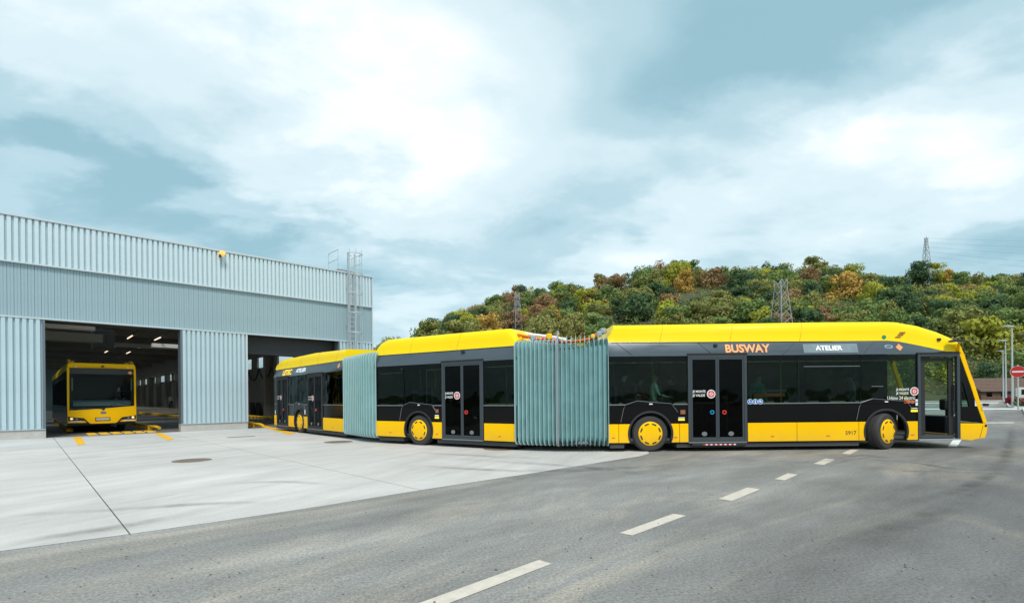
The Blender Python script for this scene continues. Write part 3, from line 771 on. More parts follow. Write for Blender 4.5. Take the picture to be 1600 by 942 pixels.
def door(fr, px0, px1, pxm, ztop, FRM=FRM):
    u0, u1, um = fr.u(px0), fr.u(px1), fr.u(pxm)
    w = .075
    fm = MB().box(u0, u0 + w, -.016, .07, .27, ztop).box(u1 - w, u1, -.016, .07, .27, ztop).box(u0 + w, u1 - w, -.014, .07, ztop - .09, ztop).box(u0 + w, u1 - w, -.014, .07, .27, .33)
    d = mk('door', fm, FRM, bus, fr, bevel=.006)
    mk('door_header', MB().box(u0 - .02, u1 + .02, -.03, .012, ztop + .002, ztop + .035), DARK, d)
    for a, b in ((u0 + w + .004, um - .003), (um + .003, u1 - w - .004)):
        lf = MB(); t_ = .045
        lf.box(a, a + t_, -.008, .03, .335, ztop - .095).box(b - t_, b, -.008, .03, .335, ztop - .095).box(a + t_, b - t_, -.008, .03, ztop - .135, ztop - .095).box(a + t_, b - t_, -.008, .03, .335, .375)
        mk('door_leaf', lf, FRM, d, bevel=.004)
        mk('pane', MB().box(a + t_ + .001, b - t_ - .001, .004, .012, .376, ztop - .136), GLSD, d)
        mk('leaf_logo', MB().disc(.5*(a + b), .47, .06, -.0005, .004, 14, sx=1.25), TRIM, d)
    mk('door_sill', MB().box(u0 + .01, u1 - .01, -.02, .1, .225, .262), TRIM, d)
    return d, u0, u1, um
def sticker(fr, parent, px, py, r, name='validation_sticker', v=-.012):
    u, z = fr.uz(px, py); a = u
    o = mk(name, MB().disc(u, z, r, v, .004, 24), WHT, parent, fr if parent is bus else None)
    n = 24
    ring = MB().grid([[(u + q*r*math.cos(2*math.pi*j/n), vv, z + q*r*math.sin(2*math.pi*j/n)) for j in range(n)] for q, vv in ((.80, v - .0045), (.80, v - .006), (.66, v - .006), (.66, v - .0045))], closed=True)
    return o, ring, u, z
def je_monte(fr, parent, px0, px1, py0, py1, cpx, cpy, r):
    o, ring, u, z = sticker(fr, parent, cpx, cpy, r)
    inner = MB()
    v = -.0165
    q = r*.56
    for (a, b, c, d) in ((-q, q, q*.62, q), (-q, q, -q, -q*.62), (-q, -q*.62, -q*.62, q*.62), (q*.62, q, -q*.62, q*.62), (-q*.3, q*.3, -q*.3, q*.3)): inner.box(u + a, u + b, v - .0015, v, z + c, z + d)
    inner.v += []; k = len(inner.v); inner.v += ring.v; inner.f += [tuple(i + k for i in f) for f in ring.f]; inner.m += ring.m
    mk('sticker_print', inner, RED, parent if parent is bus else parent, fr if parent is bus else None)
    pm = .5*(py0 + py1)
    mk('lettering', text_mb('JE MONTE', fr, px0, px1, py0, pm - .6, lambda z: -.013, .02), WHT, parent, fr if parent is bus else None)
    mk('lettering', text_mb('JE VALIDE', fr, px0, px1 - 1, pm + .6, py1, lambda z: -.013, .02), WHT, parent, fr if parent is bus else None)
def button(fr, parent, px, py, r, m):
    u, z = fr.uz(px, py); n = 18
    b = MB().grid([[(u + q*r*math.cos(2*math.pi*j/n), vv, z + q*r*math.sin(2*math.pi*j/n)) for j in range(n)] for q, vv in ((1, .004), (1, -.018), (.55, -.018), (.5, -.010))], closed=True)
    mk('door_button', b, m, parent)
def diamond(fr, px, py, r, vf, m=ORG):
    u, z = fr.uz(px, py, .05); v = vf(z) - .004
    mk('diamond_emblem', MB().add([(u, vf(z - r) - .008, z - r), (u + r, v - .004, z), (u, vf(z + r) - .008, z + r), (u - r, v - .004, z)], [(0,1,2,3)]), m, bus, fr)

def stations(fr, low, top, v=.12):
    """roof outline from (px, y) polylines of the lower and the upper edge"""
    us = sorted(set([fr.u(p[0], v) for p in low + top]))
    lo = [fr.uz(*p, v) for p in low]; tp = [fr.uz(*p, .25) for p in top]
    lo = [(max(0, min(a, 99)), b) for a, b in lo]
    def ip(pts, u):
        return float(np.interp(u, [p[0] for p in pts], [p[1] for p in pts]))
    return [(u, ip(lo, u), max(ip(lo, u) + .03, ip(tp, u))) for u in us]

# front section
fu = FS.u
roofF = stations(FS, [(951, 535), (1300, 533), (1385, 532.3), (1405, 534), (1440, 541), (1470, 547.5), (1490, 552), (1499, 554.5)],
                 [(951, 527), (955, 512), (960, 504), (1300, 503), (1390, 502.5), (1405, 503.5), (1437, 510), (1470, 521), (1490, 530.5), (1499, 537)])
FW = fu(1500)
fwins = [(fu(953), fu(1074)), (fu(1168), fu(1246)), (fu(1247), fu(1345)), (fu(1346), fu(1433))]
make_section(FS, [fu(1016), fu(1384)], [(fu(1075), fu(1167)), (fu(1434), fu(1500))], fwins,
             [(.01, fu(966)), (fu(966.6), fu(980)), (fu(1046), fu(1061)), (fu(1061.6), fu(1076)), (fu(1168), fu(1244.4)), (fu(1245), fu(1341)), (fu(1341.6), fu(1352)), (fu(1416), fu(1440 - 6.5))],
             roofF, FS.len, FW)
make_wheel(FS, fu(1016), .035); make_wheel(FS, fu(1385) , -.02, R(25)); 
for u in (fu(1016), fu(1384)): make_wheel(FS, u, WID - .035, R(25) if u > 4 else 0).scale = (1, -1, 1)
d, *_ = door(FS, 1075, 1167, 1121, ZW + .03)
je_monte(FS, d, 1082, 1102.5, 609.5, 620.5, 1110.8, 615.3, .115)
button(FS, d, 1112.5, 643.8, .058, CYB); button(FS, d, 1131.6, 643.8, .058, RED)
st = MB().box(fu(1080), fu(1165), -.05, .09, .155, .215); kick = mk('ramp_step', st, DARK, bus, FS, bevel=.008)
for k in range(7):
    a = fu(1097) + k*(fu(1148) - fu(1097))/7; w = (fu(1148) - fu(1097))/7
    mk('step_stripe', MB().box(a, a + w*.5, -.056, -.051, .172, .200), RED, kick); mk('step_stripe', MB().box(a + w*.5, a + w - .004, -.056, -.051, .172, .200), WHT, kick)
# open front doorway: frame, folded leaf
u0, u1 = fu(1434), fu(1500); w = .075; ztop = ZW + .0
fm = MB().box(u0, u0 + w, -.016, .07, .27, ztop).box(u1 - w - .01, u1 - .005, -.016, .07, .27, ztop).box(u0 + w, u1 - w - .01, -.014, .07, ztop - .07, ztop)
d1 = mk('door', fm, FRM, bus, FS, bevel=.006)
mk('door_header', MB().box(u0 - .03, u1, -.03, .012, ztop + .002, ztop + .035), DARK, d1)
mk('door_sill', MB().box(u0 + .01, u1 - .01, -.02, .12, .235, .272), ALU, d1)
for (a, b) in ((u0 + w + .004, u0 + .27), (u1 - .235, u1 - .10)):
    mk('door_leaf', MB().box(a, b, .09, .13, .37, ztop - .1), DARK, d1)
mk('door_top_panel', MB().box(u0 + .271, u1 - .236, .095, .125, ztop - .20, ztop - .1), DARK, d1)
mk('grab_rail', MB().tube([(u1 - .13, .10, .9), (u1 - .13, .03, .95), (u1 - .13, .03, 1.7), (u1 - .13, .10, 1.75)], .016, 6), DARK, d1)
# nose: pillars, windscreen, bumper
outer = [FS.uz(*p) for p in ((1499, 536), (1507, 554), (1514, 576), (1523, 600), (1532, 629), (1538, 647), (1542.6, 661))]
inner_ = [FS.uz(*p) for p in ((1499.2, 553.5), (1507.5, 577), (1516.5, 602), (1526, 632), (1532, 648), (1536.5, 661))]
pil = outer + inner_[::-1]
o = mk('front_pillar', MB().prism(pil, -.004, .09, 'v'), YEL, bus, FS, bevel=.012)
mk('front_pillar', MB().prism(pil, WID - .09, WID + .004, 'v'), YEL, bus, FS, bevel=.012)
n0 = FS.uz(1500.5, 661); zb0 = n0[1]
nose = [(n0[0], zb0 - .004), FS.uz(1542.6, 661.6), FS.uz(1542.8, 668), FS.uz(1541, 678), FS.uz(1538.5, 684), FS.uz(1524, 686), FS.uz(1519, 688), (n0[0], .245)]
um_ = FS.uz(1530, 661)[0]
o = mk('bumper_panel', MB().prism(nose, -.006, .03, 'v'), YEL, bus, FS, bevel=.01)
mk('panel_seam', MB().tube([(FS.uz(1530.5, 686)[0], -.006, FS.uz(1530, 684)[1]), (FS.uz(1536, 664)[0], -.006, FS.uz(1536, 664)[1])], .006, 4), DARK, o)
lo_ = MB()
rows = []
for (uu, zz_) in [p for p in nose[1:5]]:
    rows.append([(uu + .22*(1 - ((v - 1.275)/1.245)**2), v, zz_) for v in np.linspace(.031, WID - .031, 13)])
lo_.grid(rows); mk('front_bumper', lo_, YEL, bus, FS, smooth=60)
mk('bumper_panel', MB().prism(nose, WID - .03, WID + .006, 'v'), YEL, bus, FS)
rows = []
wpro = outer
for (uu, zz_) in wpro:
    rows.append([(uu - .03 + .22*(1 - ((v - 1.275)/1.245)**2), v, zz_) for v in np.linspace(.095, WID - .095, 13)])
mk('windscreen', MB().grid(rows), GLSC, bus, FS, smooth=60)
mk('headlight', MB().box(FS.uz(1538, 663)[0], FS.uz(1541.8, 663)[0], -.012, .03, FS.uz(1540, 667)[1], FS.uz(1540, 662.5)[1]), DARK, bus, FS, bevel=.008)
p = FS.uz(1539, 632); mk('side_camera', MB().box(p[0] - .08, p[0] + .02, -.11, .0, p[1] - .04, p[1] + .035), DARK, bus, FS, bevel=.02)
p = FS.uz(1481, 532); q = FS.uz(1500, 530)
mk('mirror_arm', MB().prism([(p[0], p[1] - .03), (p[0] + .08, p[1] - .05), (q[0] + .02, q[1] - .06), (q[0] + .03, q[1] + .0), (p[0] + .1, p[1] + .02)], -.12, .04, 'v'), DARK, bus, FS, bevel=.015)
p = FS.uz(1472, 530); mk('roof_lamp', MB().box(p[0] - .04, p[0] + .04, .075, .12, p[1] - .03, p[1] + .04), DARK, bus, FS)
# quarter panel behind the front door with a small window
qp = [(FW + .001, .75), (inner_[-1][0], inner_[-1][1])] + inner_[::-1][1:] + [(FW + .001, inner_[0][1])]
tri = [FS.uz(*p) for p in ((1503, 594), (1507, 604), (1512, 622), (1515, 635), (1503.4, 635))]
qb = MB()
# ring between panel outline and window outline, in two halves
qb.prism([qp[0], qp[1], tri[3], tri[4]], .01, .05, 'v'); qb.prism([qp[1]] + qp[2:6] + [tri[1], tri[2], tri[3]], .01, .05, 'v')
qb.prism([qp[5], qp[6], qp[-1], tri[0], tri[1]] if len(qp) > 7 else [qp[5], qp[-1], tri[0], tri[1]], .01, .05, 'v'); qb.prism([qp[-1], qp[0], tri[4], tri[0]], .01, .05, 'v')
qo = mk('quarter_panel', qb, BLK, bus, FS); mk('pane', MB().prism(tri, .018, .026, 'v'), GLSC, qo)
p = FS.uz(1526.5, 629); mk('notice', MB().box(p[0] - .05, p[0] + .05, .004, .0095, p[1] - .09, p[1] + .09), WHT, qo); mk('notice_print', MB().box(p[0] - .03, p[0] + .03, .001, .0038, p[1] - .0, p[1] + .05), BLU, qo)
# dashboard, ticket machine, driver's seat
mk('dashboard', MB().box(FS.len - .55, FS.len - .12, .7, WID - .15, .36, .85).box(FS.len - .75, FS.len - .5, 1.5, 2.2, .36, 1.0), DARK, bus, FS, bevel=.03)
a, zt_ = FS.uz(1480, 622, 1.0)
mk('ticket_machine', MB().box(a - .05, a + .05, .95, 1.05, .36, zt_ - .3).box(a - .16, a + .12, .9, 1.12, zt_ - .34, zt_ - .02), DARK, bus, FS, bevel=.05)
# front section prints
mk('destination_sign', text_mb('BUSWAY', FS, 1133, 1202.5, 537.5, 550.8, lambda z: .03 if z is None else covev(z) - .016, .03), SALM, bus, FS)
u0, z0 = FS.uz(1255, 551.5, .03); u1, z1 = FS.uz(1339, 536.5, .05)
dp = mk('display_panel', MB().grid([[(u0, covev(z) - .007, z), (u1, covev(z) - .007, z)] for z in np.linspace(z0, z1, 6)]), LEDP, bus, FS)
mk('lettering', text_mb('ATELIER', FS, 1274, 1315.5, 539.8, 547, lambda z: .03 if z is None else covev(z) - .012, .02), LEDW, dp)
diamond(FS, 1404, 542.5, .10, covev)
p = FS.uz(1387.5, 541.5, .05); n = 20
mk('round_emblem', MB().grid([[(p[0] + q*.115*math.cos(2*math.pi*j/n), covev(p[1] + q*.05*math.sin(2*math.pi*j/n)) - .010, p[1] + q*.055*math.sin(2*math.pi*j/n)) for j in range(n)] for q in (1, .72)], closed=True).add([(p[0] - .08, covev(p[1]) - .011, p[1] + .02), (p[0] - .07, covev(p[1]) - .012, p[1] - .0), (p[0] + .08, covev(p[1]) - .011, p[1] - .02), (p[0] + .07, covev(p[1]) - .010, p[1] + .0)], [(0,1,2,3)]), mat('emblem_blue', (.30, .45, .55), .4), bus, FS)
p = FS.uz(1381, 526.6, .1); mk('charge_dot', MB().disc(p[0], p[1], .055, .098, .012, 16), GRN, bus, FS)
for k, (a, b, y) in enumerate(((1405, 1415, 519.6), (1402, 1412, 523), (1398, 1408, 526.6))):
    p = FS.uz(a, y, .1); q = FS.uz(b, y, .1); mk('vent_slash', MB().prism([(p[0], p[1] - .014), (q[0] - .03, p[1] - .014), (q[0], p[1] + .014), (p[0] + .03, p[1] + .014)], .086, .16, 'v'), BRN, bus, FS)
p = FS.uz(1117, 539.6, .08); mk('door_camera', MB().box(p[0] - .045, p[0] + .045, .0, .09, p[1] - .04, p[1] + .04), DARK, bus, FS, bevel=.015)
for (a, b) in (((1090, 535.5), (1114, 555)), ((1240, 536), (1222, 555)), ((1365, 534.5), (1346, 555)), ((962, 536), (988, 555))):
    p = FS.uz(*a, .09); q = FS.uz(*b, 0)
    mk('cove_seam', MB().tube([(p[0] + (q[0]-p[0])*s, covev(p[1] + (q[1]-p[1])*s) - .004, p[1] + (q[1]-p[1])*s) for s in (0, .25, .5, .75, 1)], .006, 4), DARK, bus, FS)
mk('fleet_number', text_mb('5917', FS, 1321, 1338, 672.8, 679, lambda z: -.008, .012), DARK, bus, FS)
je_monte(FS, bus, 1400, 1420.5, 606.5, 617, 1428, 611.2, .115)
mk('lettering', text_mb('Urbino 24 electric', FS, 1386.5, 1430, 618.6, 624.2, lambda z: -.002, .008), WHT, bus, FS)
for (px, py, w_, h_, m) in ((1417.5, 627.2, .085, .042, ORC), (1426, 627.5, .04, .042, ORC), (1433, 628.5, .045, .085, WHT), (1428.5, 637.5, .09, .010, WHT), (1428.5, 641.5, .09, .030, LEDY), (1067, 643.5, .065, .055, BRN), (1064.8, 652.5, .085, .012, WHT), (1064.8, 655.5, .085, .022, LEDY)):
    p = FS.uz(px, py); mk('notice', MB().box(p[0] - w_, p[0] + w_, -.0035, .0025, p[1] - h_, p[1] + h_), m, bus, FS)
for k in range(3):      # blue pictograms
    p = FS.uz(1171.8 + 8.1*k, 627.2); o = mk('pictogram', MB().disc(p[0], p[1], .07, -.001, .004, 20), BLU, bus, FS)
    rg2 = MB().grid([[(p[0] + q*.07*math.cos(2*math.pi*j/20), vv, p[1] + q*.07*math.sin(2*math.pi*j/20)) for j in range(20)] for q, vv in ((1.0, -.0055), (.86, -.0055))], closed=True)
    if k == 0: rg2.box(p[0] - .02, p[0] - .005, -.008, -.0055, p[1] - .01, p[1] + .035).box(p[0] - .02, p[0] + .03, -.0081, -.0056, p[1] - .02, p[1] - .008)
    if k == 1: rg2.box(p[0] - .012, p[0] + .012, -.008, -.0055, p[1] - .045, p[1] + .02).disc(p[0], p[1] + .035, .012, -.006, .002, 10)
    if k == 2: rg2.disc(p[0] - .01, p[1] + .01, .025, -.006, .002, 10).box(p[0] + .01, p[0] + .03, -.008, -.0055, p[1] - .03, p[1] - .005)
    mk('pictogram_print', rg2, WHT, o)
for a, b, y in ((1256, 1344, 572.5), (1362, 1380, 603.5)):
    p = FS.uz(a, y); q = FS.uz(b, y); mk('window_rail', MB().box(p[0], q[0], .001, .0035, p[1] - .008, p[1] + .008), TRIM, bus, FS)
for px in (1266, 1305, 1240): 
    uu = fu(px); mk('chassis_box', MB().box(uu - .18, uu + .18, .25, .6, .12, .245), DARK, bus, FS)

# middle section
mu = MS.u
roofM = stations(MS, [(589.5, 555.4), (700, 547.8), (808, 539.8)], [(589.5, 551), (591, 547), (595.6, 538), (604, 530.5), (643, 527), (792, 512.8), (800, 514), (804, 520), (808, 530)])
make_section(MS, [mu(653.5)], [(mu(690.5), mu(755))], [(mu(588.5), mu(632)), (mu(633), mu(690)), (mu(756.5), MS.len - .01)],
             [(.01, mu(631)), (mu(673), mu(690)), (mu(756), MS.len - .02)], roofM, MS.len)
make_wheel(MS, mu(653.5), .035); make_wheel(MS, mu(653.5), WID - .035).scale = (1, -1, 1)
d, *_ = door(MS, 690.5, 755, 722, ZW + .03)
je_monte(MS, d, 695.5, 708, 612.5, 623, 714.5, 617.8, .115); button(MS, d, 728.7, 643.8, .06, RED)
a, b = MS.u(724, 1.2), MS.u(744, 1.2)
board = mk('lettered_board', MB().box(a - .12, b + .12, 1.21, 1.25, .9, 1.75), mat('board_grey', (.30, .30, .29), .7), bus, MS)  # plain grey board added behind the door pane to carry the letters
mk('lettering', text_mb('EAT', MS, 727, 743, 608, 624, lambda z: 1.205, .01), DARK, board)
for (px, py, w_, h_, m) in ((683, 642, .06, .055, BRN), (682.6, 649, .075, .02, WHT), (682.6, 652.3, .08, .026, LEDY)):
    p = MS.uz(px, py); mk('notice', MB().box(p[0] - w_, p[0] + w_, -.0035, .0025, p[1] - h_, p[1] + h_), m, bus, MS)
p = MS.uz(723.6, 549.8, .06); mk('door_camera', MB().box(p[0] - .05, p[0] + .05, .0, .09, p[1] - .04, p[1] + .04), DARK, bus, MS, bevel=.015)
# rear section
ru = RS.u
roofR = stations(RS, [(432, 578.2), (485, 570.5), (539.3, 562.4)], [(432, 575), (438, 566.5), (443, 562), (490, 552), (536.5, 542.3), (539.3, 546)])
make_section(RS, [ru(467)], [(ru(432.5), ru(450)), (ru(480.5), ru(504))], [(ru(451), ru(479.5)), (ru(505), RS.len - .03)],
             [(.0, ru(431.5)), (ru(450.5), ru(459)), (ru(474.5), ru(480)), (ru(504.5), RS.len - .12)], roofR, RS.len)
make_wheel(RS, ru(467), .035); make_wheel(RS, ru(467), WID - .035).scale = (1, -1, 1)
d, *_ = door(RS, 432.5, 450, 441, ZW + .0, DARK); je_monte(RS, d, 432.8, 437.5, 618.5, 624, 439.2, 621, .11); button(RS, d, 443.2, 639.7, .06, RED)
d, *_ = door(RS, 480.5, 504, 491.5, ZW + .0, DARK); je_monte(RS, d, 481.5, 487, 619, 625.5, 489, 622, .115); button(RS, d, 494, 640.3, .06, RED)
mk('destination_sign', text_mb('LETEC', RS, 442.5, 456, 577.5, 585.8, lambda z: .03 if z is None else covev(z) - .018, .03), LEDY, bus, RS)
mk('destination_sign', text_mb('ATELIER', RS, 463, 478, 575.2, 581.2, lambda z: .03 if z is None else covev(z) - .018, .02), LEDW, bus, RS)
diamond(RS, 530, 571.3, .11, covev)
for (px, py, w_, h_, m) in ((476.5, 643.5, .05, .10, WHT), (430.3, 643.5, .05, .09, WHT)):
    p = RS.uz(px, py); mk('notice', MB().box(p[0] - w_, p[0] + w_, -.0035, .0025, p[1] - h_, p[1] + h_), m, bus, RS)
# rear wall
rw = MB().box(-.03, .0, .02, WID - .02, .28, 2.95); mk('rear_wall', rw, BLK, bus, RS)
# seats and poles
seat = MB().box(-.22, .22, -.21, .21, .40, .47).box(-.27, -.2, -.21, .21, .47, 1.05).box(-.15, .15, -.03, .03, 0, .40)
seatm = mesh_of('seat', seat, [mat('seat_fabric', (.045, .05, .09), .9)])
seatr = mesh_of('seat', seat, [mat('seat_fabric_red', (.22, .03, .02), .9)])
polem = mesh_of('grab_pole', MB().tube([(0, 0, .36), (0, 0, ZW)], .018, 6), mat('pole_yellow', (.6, .45, .03), .4))
for fr, spots in ((FS, [(fu(980), .55, .74), (fu(1000), 1.9, .74), (fu(1012), .55, .74), (fu(1032), 1.9, .74), (fu(1052), .55, .74), (fu(1185), 1.9, .36), (fu(1215), 1.9, .36), (fu(1270), .5, .36), (fu(1320), .5, .36), (fu(1290), 1.9, .36), (fu(1330), 1.9, .74)]),
                  (MS, [(mu(605), .5, .36), (mu(625), 1.9, .36), (mu(645), .5, .74), (mu(668), 1.9, .74), (mu(675), .5, .74), (mu(775), 1.9, .36)]), (RS, [(ru(460), .5, .74), (ru(472), 1.9, .74), (ru(512), .5, .36), (ru(520), 1.9, .36)])):
    for i, (u, v, z) in enumerate(spots): put('seat', seatr if i == 3 else seatm, bus, fr.sub(u, v, z))
for fr, uu in ((FS, (.5, 1.5, 2.3, fu(1160), fu(1200), fu(1250), fu(1300))), (MS, (.6, 1.8, 2.6, 4.6)), (RS, (2.6, 5.4))):
    for k, u in enumerate(uu): put('grab_pole', polem, bus, fr.sub(u, .95 if k % 2 else 1.55))
p = FS.uz(1174, 617, .3); q = FS.uz(1233, 617, .3)
mk('barrier_rail', MB().tube([(p[0], .3, p[1] - .3), (p[0], .3, p[1] + .06), (p[0] + .06, .3, p[1] + .11), (q[0] - .1, .3, p[1] + .11), (q[0], .3, p[1] - .02), (q[0], .3, p[1] - .3)], .016, 6), TRIM, bus, FS)
mk('barrier_board', MB().box(p[0] + .05, q[0] - .12, .29, .33, p[1] - .05, p[1] + .04), mat('barrier_orange', (.75, .12, .02), .5), bus, FS)

# bellows
def bellows(fa, ua, fb, ub, n, big=None):
    A, B = fa.w(ua, 0), fb.w(ub, 0); ta, tb = fa.a, fb.a; D = (B - A).length
    def fr_at(t):
        Ta = Vector((math.cos(ta), math.sin(ta), 0))*D; Tb = Vector((math.cos(tb), math.sin(tb), 0))*D
        h00, h10, h01, h11 = 2*t**3 - 3*t*t + 1, t**3 - 2*t*t + t, -2*t**3 + 3*t*t, t**3 - t*t
        p = A*h00 + Ta*h10 + B*h01 + Tb*h11; th = ta + (tb - ta)*t
        return p, Vector((-math.sin(th), math.cos(th), 0))
    def ring(t, ins, zt0=3.06, sag=0.0):
        p, l = fr_at(t); z0, z1 = .16 + ins, 3.08 - ins - sag; v0, v1 = -.05 + ins, WID + .05 - ins; r = .16
        pts = []
        for (cv, cz, a0) in ((v0 + r, z0 + r, 180), (v1 - r, z0 + r, 270), (v1 - r, z1 - r, 0), (v0 + r, z1 - r, 90)):
            for k in range(5):
                a = R(a0 + 22.5*k); q = p + l*(cv + r*math.cos(a)); pts.append((q.x, q.y, cz + r*math.sin(a)))
        return pts
    inv = FS.mat().inverted()
    def L_(pts): return [tuple(inv @ Vector(q)) for q in pts]
    sagf = lambda t: .10*math.sin(math.pi*t) if big else .02
    tun = MB().grid([L_(ring(t, .14, sag=.1)) for t in np.linspace(0, 1, 9)], closed=True)
    root = mk('bellows', tun, DARK, bus, FS)
    for i in range(n):
        t0, t1 = i/n, (i+1)/n; rows = []
        for s in np.linspace(0, 1, 9):
            ins = .012 + .11*math.sin(math.pi*s)**.75 if 0 < s < 1 else .012
            rows.append(L_(ring(t0 + (t1-t0)*s, ins, sag=sagf(t0 + (t1-t0)*s) + .05*math.sin(math.pi*s) if big else ins)))
        mk('fold', MB().grid(rows, closed=True), BEL, root, smooth=80)
    for i in range(n + 1):
        t0 = i/n; dt = .0038/D
        if big and i == big: continue
        t0 = min(max(t0, dt), 1 - dt)
        rows = [L_(ring(t0 + a*dt, ins)) for a, ins in ((-1, .03), (-1, .0), (1, .0), (1, .03))]
        mk('fold_frame', MB().grid(rows, closed=True), BELF, root)
        if big and 1 < i < n:
            p, l = fr_at(t0)
            q = p + l*.14
            mk('frame_fin', MB().tube(L_([(q.x, q.y, 2.86), (q.x, q.y, 3.14 + .02*random.random())]), .011, 5), BELF, root)
    if big:
        t0 = big/n; dt = .028/D
        rows = [L_(ring(t0 + a*dt, ins)) for a, ins in ((-1, .05), (-1, -.015), (-.35, -.015), (-.3, .02), (.3, .02), (.35, -.015), (1, -.015), (1, .05))]
        mk('centre_frame', MB().grid(rows, closed=True), ALU, root)
        p, l = fr_at(t0); q = p + l*.12
        mk('centre_post', MB().tube(L_([(q.x, q.y, 2.9), (q.x, q.y, 3.30)]), .03, 6), ALU, root)
    return fr_at
bellows(RS, RS.len - .03, MS, .03, 15)
fat = bellows(MS, MS.len - .03, FS, .03, 21, 10)
# roof gear over the front joint
inv = FS.mat().inverted()
def LW(p): return tuple(inv @ Vector(p))
p0 = MS.w(MS.len - .45, .9, 3.42); p1 = fat(.30)[0] + fat(.30)[1]*1.5 + Vector((0, 0, 3.28)); p2 = fat(.55)[0] + fat(.55)[1]*1.6 + Vector((0, 0, 3.16))
rg_ = mk('roof_duct', MB().tube([LW(p0), LW(p1), LW(p2)], .05, 8), WHP, bus, FS, smooth=60)
def cable(ts, vs, zs, r=.04, m=ORC):
    pts = [LW(fat(t)[0] + fat(t)[1]*v + Vector((0, 0, z))) for t, v, z in zip(ts, vs, zs)]
    mk('roof_cable', MB().tube(pts, r, 6), m, bus, FS, smooth=60)
cable((-.06, .04, .12, .3, .5, .7, .85, .95, 1.02), (.4, .42, .45, .6, .7, .6, .5, .45, .4), (3.30, 3.24, 3.20, 3.10, 3.06, 3.06, 3.10, 3.22, 3.3))
cable((-.06, .05, .14, .3, .5, .7, .85, .95, 1.02), (.6, .62, .65, .8, .9, .8, .7, .65, .6), (3.26, 3.22, 3.16, 3.08, 3.06, 3.08, 3.14, 3.26, 3.34), .035)
cable((.25, .38, .5), (.5, .55, .6), (3.16, 3.12, 3.06), .05)
for t_, v_, zz_, m, s in ((.14, .45, 3.18, BRK, .075), (.34, .5, 3.2, YEL, .08), (.93, .4, 3.22, BRK, .075), (.98, .4, 3.30, BRK, .075), (.90, .42, 3.18, ORC, .06), (.58, .5, 3.14, DARK, .05), (.86, .42, 3.16, YEL, .06)):
    c = fat(t_)[0] + fat(t_)[1]*v_; c = Vector(LW((c.x, c.y, zz_)))
    mk('cable_bracket', MB().box(c.x - s, c.x + s, c.y - s, c.y + s, c.z - s, c.z + s), m, bus, FS, bevel=.03)

# ------------------------------------------------------------------ bus parked in the first gateway
xa, za = ray(105, HY)[0]*23.3, 23.3
PF = Frame(xa, za, BF.a)
pb = empty('parked_bus', PF); tag(pb, 'yellow and black bus parked nose out inside the first depot gateway', 'bus')
pl_ = lambda px, py, v=0.0: PF.uz(px, py, v)
PW = PF.u(212.5)
LB = 18.0
body = MB(); body.box(.02, PW - .02, 1.3, LB, .36, 3.0).box(.03, PW - .03, .115, 1.299, .37, 1.02).box(.03, PW - .03, .115, 1.299, 2.86, 2.99)
mk('body_shell', body, DARK, pb)
for uu in (0.0, PW - .03):
    for k in range(6): mk('window', MB().box(uu + (0 if uu == 0 else .012), uu + (.018 if uu == 0 else .03), .601 + 2.8*k, 3.2 + 2.8*k, 1.3, 2.6), GLSD, pb)
    mk('side_panel', MB().box(uu, uu + .03, .2, LB, .34, 1.28).box(uu, uu + .03, .2, .6, 1.281, 2.9), BLK, pb)
rows = [[(u, v, z) for (u, z) in ((0, 2.95), (.02, 3.2), (.12, 3.42), (.3, 3.45), (.32, 3.05))] for v in (1.0, 9, LB)]
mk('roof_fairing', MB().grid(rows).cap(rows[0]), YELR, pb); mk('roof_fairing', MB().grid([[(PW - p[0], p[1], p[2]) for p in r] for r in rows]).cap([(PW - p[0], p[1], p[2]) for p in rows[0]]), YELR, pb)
for sx in (0, 1):
    path = [(.10, .15, 3.22), (.10, .5, 3.40), (.10, 1.1, 3.45)]; path = [((PW - p[0]) if sx else p[0], p[1], p[2]) for p in path]
    mk('roof_horn', MB().tube(path, .075, 8), YEL, pb, smooth=60)
zt1 = 3.30; zt0 = 3.06
mk('top_bar', MB().prism([(.0, zt0), (PW, zt0), (PW - .02, zt1 - .06), (PW - .12, zt1), (.12, zt1), (.02, zt1 - .06)], -.02, .3, 'v'), YEL, pb, bevel=.02)
mk('side_pillar', MB().prism([(0, 1.08), (.07, 1.08), (.085, zt0 - .003), (.0, zt0 - .003)], -.01, .2, 'v'), YEL, pb); mk('side_pillar', MB().prism([(PW - .07, 1.26), (PW, 1.26), (PW, zt0 - .003), (PW - .085, zt0 - .003)], -.01, .2, 'v'), YEL, pb)
ws = [(.075, 1.10), (PW*.5, 1.16), (PW - .075, 1.285), (PW - .09, 2.78), (.09, 2.78)]
wsr = [[(.075 + (PW - .15)*k/10, -.02 - .10*(1 - (2*k/10 - 1)**2), (1.10 + .185*(k/10)**1.4) + (2.78 - (1.10 + .185*(k/10)**1.4))*j/6) for k in range(11)] for j in range(7)]
mk('windscreen', MB().grid(wsr), GLSW, pb, smooth=60)
dsr = [[(.09 + (PW - .18)*k/10, -.022 - .10*(1 - (2*k/10 - 1)**2), 2.783 + (3.055 - 2.783)*j/2) for k in range(11)] for j in range(3)]
mk('display_panel', MB().grid(dsr), mat('display_off', (.012, .013, .014), .3), pb, smooth=60)
